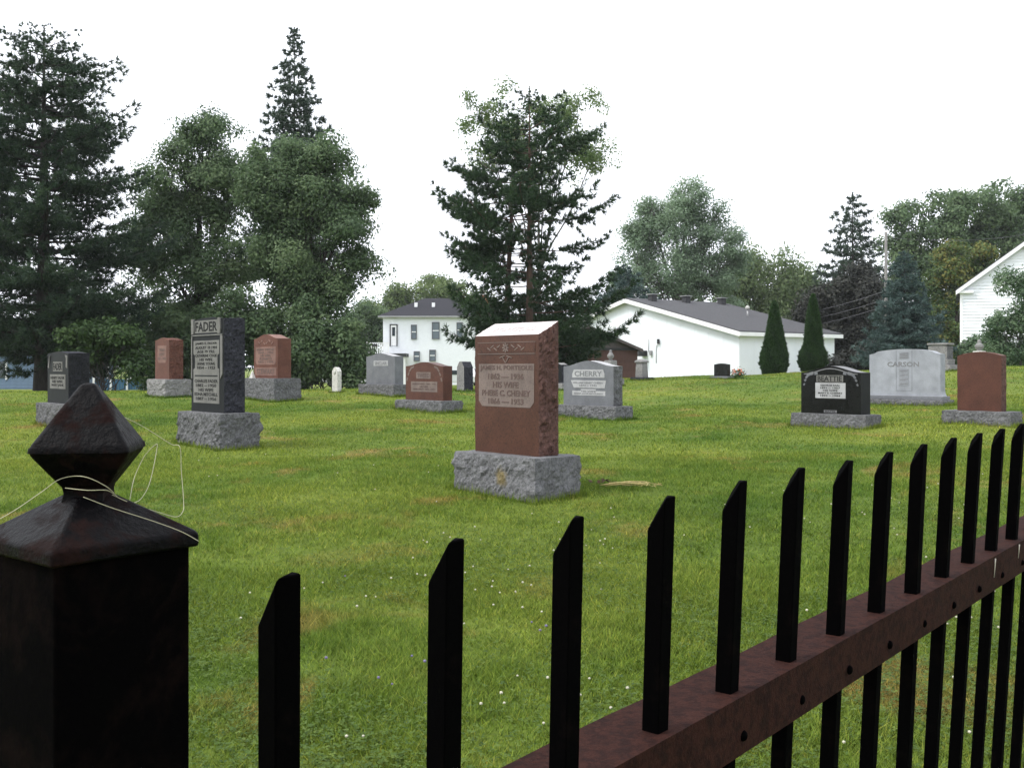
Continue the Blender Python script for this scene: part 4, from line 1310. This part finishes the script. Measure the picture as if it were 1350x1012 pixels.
def conifer(name, label, px, d, prof, fmat, bmat, seed, whorl=.36, nb=5, elev=.12, tipup=.25, tuft=.2, k=11, w=.028,
            sub=.34, spacing=.16, start=.3, trunk_r=.2, lean=(0, 0), group=None, z_min=1.0, keep=1.0, side=None, bare=.0, spread=.85, cat='tree', jl=.25, flatten=.35, dense_top=1.0):
    """prof: list of (height, branch length)"""
    r = np.random.default_rng(seed); random.seed(seed)
    x, y, z = at(px, d)
    t = thing(name, label, cat, (x, y, z - .05), 0, group)
    zs = np.array([p[0] for p in prof]); ls = np.array([p[1] for p in prof])
    o = np.argsort(zs); zs, ls = zs[o], ls[o]
    top = zs[-1]
    bm = bmesh.new()
    tp = [Vector((lean[0] * (q_ / 8) ** 1.2 * top, lean[1] * q_ / 8 * top, top * q_ / 8 - (.3 if q_ == 0 else 0))) for q_ in range(9)]
    add_tube(bm, tp, [trunk_r * (1.2 if q_ == 0 else max(.06, 1 - .97 * q_ / 8)) for q_ in range(9)], 9)
    C, D = [], []
    h = z_min
    while h < top - .1:
        a0 = r.uniform(0, 6.28)
        L0 = np.interp(h, zs, ls)
        nbr = nb if L0 > .8 else max(3, nb - 1)
        for q_ in range(nbr):
            if r.random() > keep: continue
            a = a0 + 6.283 * q_ / nbr + r.normal(0, .25)
            L = L0 * r.uniform(1 - jl * 1.6, 1 + jl * .6)
            if side is not None: L *= 1 + side * math.cos(a)
            if L < .12: L = .12
            dirv = np.array([math.cos(a), math.sin(a), 0])
            hh = h + r.uniform(-whorl * .4, whorl * .4)
            base = np.array([lean[0] * (hh / top) ** 1.2 * top, lean[1] * hh, hh])
            el = elev + r.normal(0, .08)
            def pt(s): return base + dirv * (L * s) + np.array([0, 0, L * (el * s + tipup * s * s * s)])
            n = 5
            path = [Vector(pt(s / n)) for s in range(n + 1)]
            br = trunk_r * .16 * (L / max(ls)) + .008
            add_tube(bm, path, [br * (1 - .16 * s) for s in range(n + 1)], 4, False)
            sp = np.array([-dirv[1], dirv[0], 0])
            ns = max(2, int(L * (1 - start) / (spacing * 1.1)))
            for s in np.linspace(start + bare, 1.0, ns):
                p = pt(s)
                for sg in (-1, 1):
                    sl_ = sub * L * (1.12 - s) * r.uniform(.5, 1.2) + .10
                    sd = unit(dirv * .75 + sp * sg * r.uniform(.5, 1.0) + np.array([0, 0, r.normal(.05, flatten * .5)]))
                    m_ = max(1, int(sl_ / spacing))
                    for e in range(1, m_ + 1):
                        C.append(p + sd * sl_ * e / m_ + r.normal(0, .03, 3)); D.append(sd + np.array([0, 0, tipup]))
            C.append(pt(1.0)); D.append(dirv + np.array([0, 0, tipup + el]))
        h += whorl * r.uniform(.75, 1.25) * (dense_top if h > .62 * top or h < .28 * top else 1.0)
    for q_ in range(8): C.append(np.array([lean[0] * top, lean[1] * top, top - .1 * q_])); D.append(np.array([0, 0, 2.0]) + r.normal(0, .25, 3))
    C = np.array(C); D = unit(np.array(D))
    Ls = (tuft * np.clip((top - C[:, 2]) / (top * .14) + .3, .3, 1.0))[:, None]
    v, f = needles(C, D, k, np.repeat(Ls, k, 0), w, r, spread)
    ct = np.repeat(r.normal(0, .16, len(C)), k)
    tint = np.clip(.5 + ct + r.normal(0, .15, len(ct)), 0, 1)
    link('crown', mesh_np('crown', v, f, MAT[fmat], False, np.repeat(tint, 3)), t)
    link('trunk', bm_mesh('trunk', bm, MAT[bmat], True), t)
    return t

def cedar(name, label, px, d, prof, seed, group):
    r = np.random.default_rng(seed)
    x, y, z = at(px, d)
    t = thing(name, label, 'shrub', (x, y, z - .04), 0, group)
    zs = np.array([p[0] for p in prof]); rs = np.array([p[1] for p in prof])
    n = 26000
    h = r.uniform(0, zs[-1], n * 2)
    rr = np.interp(h, zs, rs)
    keep = r.random(n * 2) < rr / rs.max() + .08
    h, rr = h[keep][:n], rr[keep][:n]
    a = r.uniform(0, 2 * np.pi, len(h))
    lump = 1 + .09 * np.sin(a * 5 + h * 4) * np.cos(h * 6 + a * 2) + .06 * np.sin(a * 11 - h * 13) + .04 * np.sin(h * 23 + a * 7)
    rad = rr * lump * (1 - .35 * r.random(len(h)) ** 2)
    P = np.stack([rad * np.cos(a), rad * np.sin(a), h], 1)
    out = np.stack([np.cos(a) * .5, np.sin(a) * .5, np.ones(len(a))], 1)
    C, D = P, unit(out + r.normal(0, .35, out.shape))
    v, f = needles(C, D, 2, .13, .05, r, .5)
    g = np.sin(a * 5 + h * 4) * .12
    tint = np.clip(.5 + np.repeat(g + r.normal(0, .18, len(h)), 2), 0, 1)
    link('crown', mesh_np('crown', v, f, MAT['f_cedar'], False, np.repeat(tint, 3)), t)
    bm = bmesh.new()
    add_tube(bm, [(0, 0, -.2), (0, 0, zs[-1] * .5), (0, 0, zs[-1] * .9)], [.09, .06, .01], 8)
    link('trunk', bm_mesh('trunk', bm, MAT['bark_dark'], True), t)
    return t

G1 = 'trees and shrubs behind the lawn'
# -- left side
conifer('pine_tree', 'huge dark white pine filling the left edge of the picture', 58, 40.0,
        [(.8, 4.2), (3.0, 4.8), (5.0, 4.2), (6.5, 3.7), (8.0, 3.5), (9.6, 3.6), (10.8, 3.5), (11.8, 2.9), (12.9, 2.1), (13.8, 1.2), (14.3, .3)],
        'f_whitepine', 'bark_dark', 101, whorl=.42, nb=7, elev=.0, tipup=.2, tuft=.29, k=16, w=.043, sub=.42, spacing=.19, start=.22, spread=.62, trunk_r=.36, z_min=1.0, jl=.35, keep=.9, group=G1)
leafy('maple_tree', 'tall round-headed green maple right of the big pine', 'tree', 258, 46.0,
      [(264, 205, 56, 54), (222, 235, 44, 46), (302, 250, 42, 60), (250, 290, 60, 55), (205, 310, 40, 55), (300, 340, 48, 60), (235, 380, 55, 50), (265, 165, 30, 26)],
      'f_maple', 'bark_dark', 520, 130, .145, .62, 202, .26, G1, inner=.3)
leafy('maple_tree', 'broad green maple below the pointed spruce, right end of the left trees', 'tree', 400, 44.0,
      [(400, 240, 60, 48), (450, 260, 40, 55), (355, 250, 42, 50), (405, 310, 72, 60), (458, 335, 35, 50), (350, 340, 50, 60), (420, 390, 60, 48), (360, 215, 30, 25), (430, 210, 35, 28)],
      'f_maple', 'bark_dark', 640, 130, .145, .62, 203, .28, G1, inner=.3)
conifer('spruce_tree', 'pointed dark spruce rising above the left maples', 388, 60.0,
        [(5, 4.0), (10, 3.0), (13, 2.5), (15, 1.9), (17, 1.35), (19, .75), (20.6, .3), (21.2, .1)],
        'f_spruce', 'bark_dark', 104, whorl=.50, nb=7, elev=-.2, tipup=.22, tuft=.34, k=14, w=.075, sub=.36, spacing=.24, start=.05, spread=.65, trunk_r=.22, z_min=7.0, group=G1)
def bushes(spec):
    for (nm, lab, px, d, lobes, fm, ncl, per, leaf, cr, sd) in spec:
        leafy(nm, lab, 'shrub', px, d, lobes, fm, 'bark_dark', ncl, per, leaf, cr, sd, .05, 'shrubs under the trees', inner=.1, stems=3, trunk_to=.6, droop=.1)
bushes([
    ('leafy_shrub', 'light green low shrub beneath the big pine behind the dark stone', 140, 37.0, [(120, 440, 32, 28), (165, 450, 35, 30), (190, 480, 25, 28), (100, 460, 20, 25)], 'f_bush', 130, 70, .15, .42, 301),
    ('leafy_shrub', 'dark shaded thicket behind the trunk of the big left pine', 145, 52.0, [(120, 455, 34, 48), (165, 440, 40, 60), (200, 455, 34, 55), (95, 425, 30, 40)], 'f_beech', 260, 60, .19, .6, 309),
    ('leafy_shrub', 'dark green shrub mass left of the charcoal pillar', 230, 44.0, [(215, 430, 35, 50), (250, 450, 45, 60), (225, 490, 30, 30)], 'f_maple', 240, 80, .17, .55, 302),
    ('leafy_shrub', 'tall dark shrub behind the red headstone with rounded top', 330, 43.0, [(310, 430, 45, 60), (350, 450, 40, 55), (390, 470, 30, 45)], 'f_maple', 260, 80, .17, .55, 303),
    ('leafy_shrub', 'dark rounded shrub below the broad maple', 425, 42.0, [(410, 440, 40, 50), (445, 455, 32, 45), (470, 480, 20, 28), (400, 490, 40, 25)], 'f_maple', 260, 80, .17, .55, 304),
    ('leafy_shrub', 'brighter green shrub at the right end of left thicket', 458, 45.0, [(454, 455, 16, 30), (464, 474, 12, 26), (450, 490, 18, 20)], 'f_bush', 110, 70, .16, .45, 305),
])
# -- centre
leafy('maple_tree', 'pale green broadleaf crown showing behind the top of central pines', 'tree', 712, 52.0,
      [(634, 148, 30, 30), (665, 150, 38, 36), (715, 145, 52, 36), (762, 155, 42, 42), (790, 200, 18, 42), (700, 220, 70, 50), (636, 205, 20, 34), (740, 200, 60, 50)],
      'f_maple_back', 'bark_grey', 330, 46, .16, .55, 204, .16, G1, inner=.25)
conifer('pine_tree', 'central dark red pine with straight trunk behind the tall headstone', 698, 40.0,
        [(1.2, 3.0), (2.4, 3.5), (3.8, 3.7), (5.2, 3.5), (6.6, 3.2), (7.6, 3.0), (8.6, 2.3), (9.6, 1.9), (10.5, 1.5), (11.2, .85), (11.6, .25)],
        'f_redpine', 'bark_red', 105, whorl=.66, nb=6, elev=.0, tipup=.28, tuft=.26, k=24, w=.036, sub=.42, spacing=.16, start=.36, dense_top=.6, spread=.6, trunk_r=.19, z_min=1.3, jl=.42, keep=.80, side=.12, flatten=.45, group=G1)
conifer('pine_tree', 'orange-barked red pine leaning left beside the central pine', 664, 41.0,
        [(1.0, 1.9), (2.4, 2.3), (4.0, 2.8), (5.5, 2.9), (7.0, 2.6), (8.2, 1.9), (9.2, 1.5), (10.0, .9), (10.6, .3)],
        'f_redpine', 'bark_red', 106, whorl=.72, nb=6, elev=.0, tipup=.28, tuft=.26, k=24, w=.036, sub=.42, spacing=.16, start=.38, dense_top=.6, spread=.6, trunk_r=.18, z_min=1.6, jl=.4, keep=.72, side=-.25, lean=(.05, 0), flatten=.45, group=G1)
conifer('pine_tree', 'low bushy young pine filling the foot of the two central pines', 722, 44.0,
        [(.1, 2.2), (1.0, 2.5), (2.0, 2.2), (3.0, 1.5), (3.8, .8), (4.3, .2)], 'f_redpine', 'bark_dark', 110, whorl=.34, nb=7, elev=.05, tipup=.3, tuft=.26, k=14, w=.045, sub=.4,
        spacing=.2, start=.15, trunk_r=.08, z_min=.2, spread=.7, group=G1)
hx0 = [(522, 138, [(512, 398, 26, 22), (535, 392, 28, 24), (490, 420, 20, 30)]), (590, 140, [(575, 388, 40, 20), (615, 392, 40, 22), (640, 400, 30, 26)]), (478, 142, [(474, 440, 26, 30), (486, 425, 20, 28)])]
labs = ['yellow-green trees above the left end of the white house roof', 'yellow-green tree mass above the middle of white house roof', 'green tree left of the white house balcony']
for (px, d, lb), lab, sd in zip(hx0, labs, (401, 402, 403)):
    leafy('broadleaf_tree', lab, 'tree', px, d, lb, 'f_hedge' if sd < 403 else 'f_maple', 'bark_dark', 130, 55, .42, 1.3, sd, .3, 'distant trees', inner=.2)
leafy('broadleaf_tree', 'dark green tree behind the balcony of the white house', 'tree', 480, 112.0,
      [(470, 435, 18, 42), (490, 440, 18, 45), (478, 470, 24, 28), (500, 425, 14, 24)], 'f_maple', 'bark_dark', 200, 70, .30, .9, 404, .2, 'distant trees', inner=.1)
# -- right of centre
leafy('poplar_tree', 'tall pale grey-green poplar behind the white hall', 'tree', 895, 86.0,
      [(890, 290, 50, 42), (850, 310, 38, 45), (935, 305, 42, 45), (955, 350, 30, 45), (835, 360, 30, 40), (890, 355, 60, 45), (945, 330, 38, 42), (870, 388, 50, 26), (940, 388, 40, 26), (905, 268, 28, 24), (860, 280, 22, 22), (945, 280, 22, 22)],
      'f_poplar', 'bark_grey', 640, 95, .21, .85, 205, .26, 'distant trees', inner=.3, stems=2, limb_r=.4)
conifer('spruce_tree', 'bluish spruce behind the ridge of the white hall', 822, 80.0,
        [(1, 4.2), (4, 3.4), (6, 2.4), (7.6, 1.4), (8.6, .6), (9.0, .1)], 'f_bluespruce', 'bark_dark', 107, whorl=.5, nb=7, elev=-.1, tipup=.15, tuft=.42, k=12, w=.11, sub=.3, spacing=.3, start=.12, trunk_r=.2, z_min=1.5, group='distant trees')
leafy('willow_tree', 'soft yellow-green willow right of the tall poplar', 'tree', 1010, 96.0,
      [(1000, 370, 42, 34), (1045, 376, 38, 30), (975, 385, 30, 45), (1075, 395, 26, 36), (1020, 410, 60, 34), (1075, 425, 30, 34), (985, 430, 30, 30)],
      'f_willow', 'bark_grey', 420, 80, .30, 1.0, 206, .35, 'distant trees', inner=.3, droop=1.6, vstretch=1.5)
conifer('spruce_tree', 'tall narrow spruce left of the utility pole', 1124, 84.0,
        [(3, 4.6), (6, 3.6), (9, 2.5), (11, 1.8), (12.6, 1.3), (13.4, .9), (14.2, .5), (14.8, .12)],
        'f_spruce', 'bark_dark', 108, whorl=.58, nb=7, elev=-.2, tipup=.22, tuft=.42, k=13, w=.095, sub=.36, spacing=.32, start=.12, trunk_r=.25, z_min=3, group='distant trees')
leafy('beech_tree', 'dark purple-leaved beech behind the right end of white hall', 'tree', 1118, 68.0,
      [(1120, 400, 42, 42), (1095, 430, 32, 45), (1140, 440, 35, 50), (1110, 470, 40, 35), (1075, 425, 24, 40)],
      'f_beech', 'bark_dark', 380, 80, .24, .75, 207, .28, 'distant trees', inner=.15)
conifer('spruce_tree', 'full blue spruce behind the wide pale headstone', 1192, 48.0,
        [(.1, 2.15), (.8, 2.05), (1.6, 1.75), (2.4, 1.45), (3.2, 1.1), (4.0, .75), (4.8, .42), (5.3, .2), (5.55, .06)],
        'f_bluespruce', 'bark_dark', 109, whorl=.24, nb=9, elev=-.04, tipup=.12, tuft=.20, k=13, w=.05, sub=.32, spacing=.15, start=.12, trunk_r=.10, z_min=.15, jl=.16, flatten=.2, group=G1)
for (px, d, lb, sd, lab) in ((1215, 92, [(1205, 310, 32, 40), (1240, 290, 40, 40), (1195, 350, 30, 45), (1230, 350, 50, 50), (1185, 290, 16, 22), (1245, 420, 45, 60), (1190, 420, 45, 60)], 208, 'dense dark green maple right of the utility pole'),
                             (1300, 94, [(1290, 290, 45, 42), (1335, 285, 45, 38), (1310, 330, 60, 45), (1370, 300, 40, 50), (1262, 270, 26, 20), (1280, 400, 40, 60)], 209, 'dense dark green maple towering over the church roof')):
    leafy('maple_tree', lab, 'tree', px, d, lb, 'f_maple', 'bark_dark', 420, 80, .32, 1.0, sd, .4, 'distant trees', inner=.25)
leafy('maple_tree', 'yellowing orange-tinged maple beside the left wall of church', 'tree', 1262, 76.0,
      [(1275, 345, 34, 36), (1255, 375, 24, 40), (1262, 420, 22, 45), (1300, 350, 26, 30), (1255, 465, 22, 30), (1240, 440, 20, 40)],
      'f_autumn', 'bark_dark', 260, 70, .25, .75, 210, .25, 'distant trees', inner=.2)
leafy('birch_tree', 'small birch in front of the church at the right edge', 'tree', 1345, 41.0,
      [(1345, 380, 22, 34), (1335, 420, 26, 36), (1362, 410, 28, 50), (1345, 455, 34, 34), (1318, 445, 16, 30)],
      'f_birch', 'bark_grey', 210, 55, .13, .42, 211, .07, G1, inner=.1)
bushes([
    ('leafy_shrub', 'pale green shrub at the foot of the church wall', 1285, 47.0, [(1280, 462, 22, 22), (1300, 456, 16, 24), (1268, 475, 16, 16)], 'f_birch', 90, 60, .15, .4, 306),
    ('leafy_shrub', 'dark green hedge at far right of the lawn', 1330, 46.0, [(1320, 470, 26, 16), (1350, 470, 30, 18), (1295, 474, 16, 12)], 'f_maple', 150, 70, .15, .4, 307),
    ('leafy_shrub', 'dark low growth between the cedars and the blue spruce', 1122, 56.0, [(1118, 478, 28, 20), (1150, 472, 22, 24)], 'f_beech', 140, 70, .18, .45, 308),
])
cedar('cedar_shrub', 'pointed green cedar against the hall, left of the two', 1021, 52.0, [(0, .50), (.5, .66), (.9, .64), (1.5, .50), (2.2, .36), (2.9, .24), (3.4, .13), (3.68, .02)], 501, 'cedars by the white hall')
cedar('cedar_shrub', 'pointed green cedar with bulging foot, right of the two by the hall', 1072, 52.0, [(0, .46), (.45, .66), (.95, .64), (1.35, .44), (2.2, .36), (3.0, .25), (3.6, .13), (3.95, .02)], 502, 'cedars by the white hall')

# coral flowers beside the small black stone
x, y, z = at(973, 32.0)
fl = thing('flower_plant', 'clump of coral flowers beside the small black headstone', 'flowers', (x, y, z - .02))
r = np.random.default_rng(77)
P = r.normal(size=(420, 3)) * np.array([.11, .10, .09]) + np.array([0, 0, .17]); P[:, 2] = np.maximum(P[:, 2], .02)
v, f = leaf_quads(P, .06, r); link('foliage', mesh_np('foliage', v, f, MAT['f_bush'], False, np.repeat(np.clip(r.normal(.6, .2, 420), 0, 1), 4)), fl)
bm = bmesh.new(); bmesh.ops.create_icosphere(bm, subdivisions=1, radius=.032); fm_ = bm_mesh('bloom', bm, MAT['flower'])
for k in range(16):
    o = link('bloom', fm_, fl); o.location = (random.uniform(-.17, .15), random.uniform(-.15, .02), random.uniform(.16, .33)); o.scale = (1, 1, random.uniform(.5, .9))

# ------------------------------------------------------------------ grass
def blades(n, d0, d1, h, w, r):
    d = np.sqrt(r.uniform(d0 * d0, d1 * d1, n))
    u = r.uniform(-.56, .56, n)
    X = u * d; Y = d
    # clumpy density
    k = np.sin(X * 3.1 + 1.3 * np.sin(Y * 2.3)) * np.sin(Y * 2.7 + X) + .6 * np.sin(X * 9 + Y * 4) * np.sin(Y * 8 - X * 3)
    hh = h * (1 + .28 * k) * r.uniform(.55, 1.35, n)
    keep = r.random(n) < .8 + .25 * k
    X, Y, hh = X[keep], Y[keep], hh[keep]
    Z = ground_z(X, Y)
    m = len(X)
    a = r.uniform(0, 2 * np.pi, m)
    ln = r.uniform(.3, 1.9, m) * hh
    tip = np.stack([X + np.cos(a) * ln, Y + np.sin(a) * ln, Z + hh], 1)
    b = a + np.pi / 2 + r.normal(0, .5, m)
    ww = w * r.uniform(.6, 1.3, m)
    s_ = np.stack([np.cos(b) * ww, np.sin(b) * ww, np.zeros(m)], 1) * .5
    base = np.stack([X, Y, Z - .004], 1)
    v = np.stack([base + s_, base - s_, tip], 1).reshape(-1, 3)
    t = np.clip(r.normal(.48, .27, m), 0, 1)
    return v, t
r = np.random.default_rng(5)
V, T_ = [], []
for n, a, b, h, w in ((280000, 2.6, 6.5, .032, .0055), (300000, 6.5, 12.5, .030, .0080), (220000, 12.5, 22, .030, .013), (110000, 22, 38, .034, .022)):
    v, t = blades(n, a, b, h, w, r); V.append(v); T_.append(t)
# longer grass round the stone bases
for o in [o for o in COL.objects if o.parent is None and o.name.startswith('gravestone')]:
    bs = [c for c in o.children if c.name.startswith('base')]
    if not bs: continue
    co = np.array([v.co for v in bs[0].data.vertices]); hw, ht = np.abs(co[:, 0]).max(), np.abs(co[:, 1]).max()
    n = int(2000 * (hw + ht))
    s_ = r.uniform(-1, 1, n); sd = r.integers(0, 4, n)
    lx = np.where(sd == 0, -hw, np.where(sd == 1, hw, s_ * hw)) * r.uniform(.98, 1.06, n); ly = np.where(sd == 2, -ht, np.where(sd == 3, ht, s_ * ht)) * r.uniform(.98, 1.08, n)
    c_, s2 = math.cos(o.rotation_euler.z), math.sin(o.rotation_euler.z)
    X = o.location.x + lx * c_ - ly * s2; Y = o.location.y + lx * s2 + ly * c_; Z = ground_z(X, Y)
    hh = r.uniform(.03, .13, n) * r.uniform(.5, 1, n); a = r.uniform(0, 6.28, n)
    ww = .004 + .0004 * o.location.y
    b = r.uniform(0, 6.28, n); s3 = np.stack([np.cos(b), np.sin(b), 0 * b], 1) * ww * .5
    base = np.stack([X, Y, Z - .01], 1)
    V.append(np.stack([base + s3, base - s3, base + np.stack([np.cos(a) * hh * .3, np.sin(a) * hh * .3, hh], 1)], 1).reshape(-1, 3)); T_.append(np.clip(r.normal(.45, .2, n), 0, 1))
V = np.concatenate(V); T_ = np.concatenate(T_)
tag(link('grass', mesh_np('grass', V, np.arange(len(V)).reshape(-1, 3), MAT['blade'], False, np.repeat(T_, 3))), 'short green grass blades of the mown lawn', 'grass', kind='stuff')

# clover leaves and flowers
n = 60000
d = 2.8 * (9.0 / 2.8) ** r.random(n); X = r.uniform(-.56, .56, n) * d; Y = d
k = np.sin(X * 1.7 + 2 * np.sin(Y * 1.1)) + np.sin(Y * 2.1 - X * 1.3) + .7 * np.sin(X * 5 + Y * 3)
kp = k + r.normal(0, .8, n) > .15
X, Y = X[kp], Y[kp]
m = len(X); Z = ground_z(X, Y)
P = np.repeat(np.stack([X, Y, Z + r.uniform(.012, .045, m)], 1), 3, 0)
a = np.repeat(r.uniform(0, 6.28, m), 3) + np.tile(np.array([0, 2.094, 4.189]), m)
L = np.repeat(r.uniform(.007, .015, m), 3)[:, None]
dv = np.stack([np.cos(a), np.sin(a), r.normal(.1, .25, len(a))], 1); sv = np.stack([-np.sin(a), np.cos(a), r.normal(0, .2, len(a))], 1)
v = np.stack([P, P + dv * L * .6 + sv * L * .45, P + dv * L, P + dv * L * .6 - sv * L * .45], 1).reshape(-1, 3)
tag(link('clover', mesh_np('clover', v, np.arange(len(v)).reshape(-1, 4), MAT['clover'], False, np.repeat(np.clip(r.normal(.5, .2, m), 0, 1), 12))), 'patches of clover leaves spread through the near lawn', 'clover', kind='stuff')
def flower_heads(name, spots, rad, mat, label):
    bm = bmesh.new()
    for (px, py) in spots:
        # walk out along the view column until the ground row matches
        dd = 3.0
        for _ in range(200):
            xx = (px - CX) / FPX * dd
            if HY + (CAM_H - gz(xx, dd)) * FPX / dd <= py: break
            dd += .06
        q_ = rad * random.uniform(.75, 1.2)
        mm = Matrix.Translation((xx, dd, gz(xx, dd) + .045 + random.uniform(-.01, .015))) @ Matrix.Diagonal((q_, q_, q_ * .85, 1))
        bmesh.ops.create_icosphere(bm, subdivisions=1, radius=1.0, matrix=mm)
    tag(link(name, bm_mesh(name, bm, MAT[mat])), label, 'flowers', kind='stuff')
random.seed(3)
spots = []
for _ in range(330):
    py = random.choice([random.uniform(580, 800), random.uniform(640, 1000)])
    px = random.uniform(260, 1340)
    if math.sin(px * .011 + 1) + math.sin(py * .03 + px * .006) + random.uniform(-.8, .8) > .2: spots.append((px, py))
flower_heads('clover_flowers', spots, .0068, 'petal_white', 'tiny white clover flower heads dotted over the lawn')
flower_heads('violet_flowers', [(499, 911), (517, 917), (543, 881), (701, 838), (712, 847), (430, 880), (560, 893), (455, 770), (720, 842)], .0075, 'petal_violet', 'few tiny violet flower heads in the near grass')

# ------------------------------------------------------------------ light summer haze
hz = box('haze', (0, 600, 13.0), (3200, 2200, 32.0), 'dark')
hm = bpy.data.materials.new('haze'); hm.use_nodes = True
hm.node_tree.nodes.clear()
ho = hm.node_tree.nodes.new('ShaderNodeOutputMaterial')
pv = hm.node_tree.nodes.new('ShaderNodeVolumePrincipled')
pv.inputs['Color'].default_value = (.93, .96, 1, 1)
pv.inputs['Density'].default_value = .00022
hm.node_tree.links.new(pv.outputs[0], ho.inputs['Volume'])
hz.data.materials.clear(); hz.data.materials.append(hm)
tag(hz, 'thin pale summer haze over the whole place', 'haze', kind='stuff')
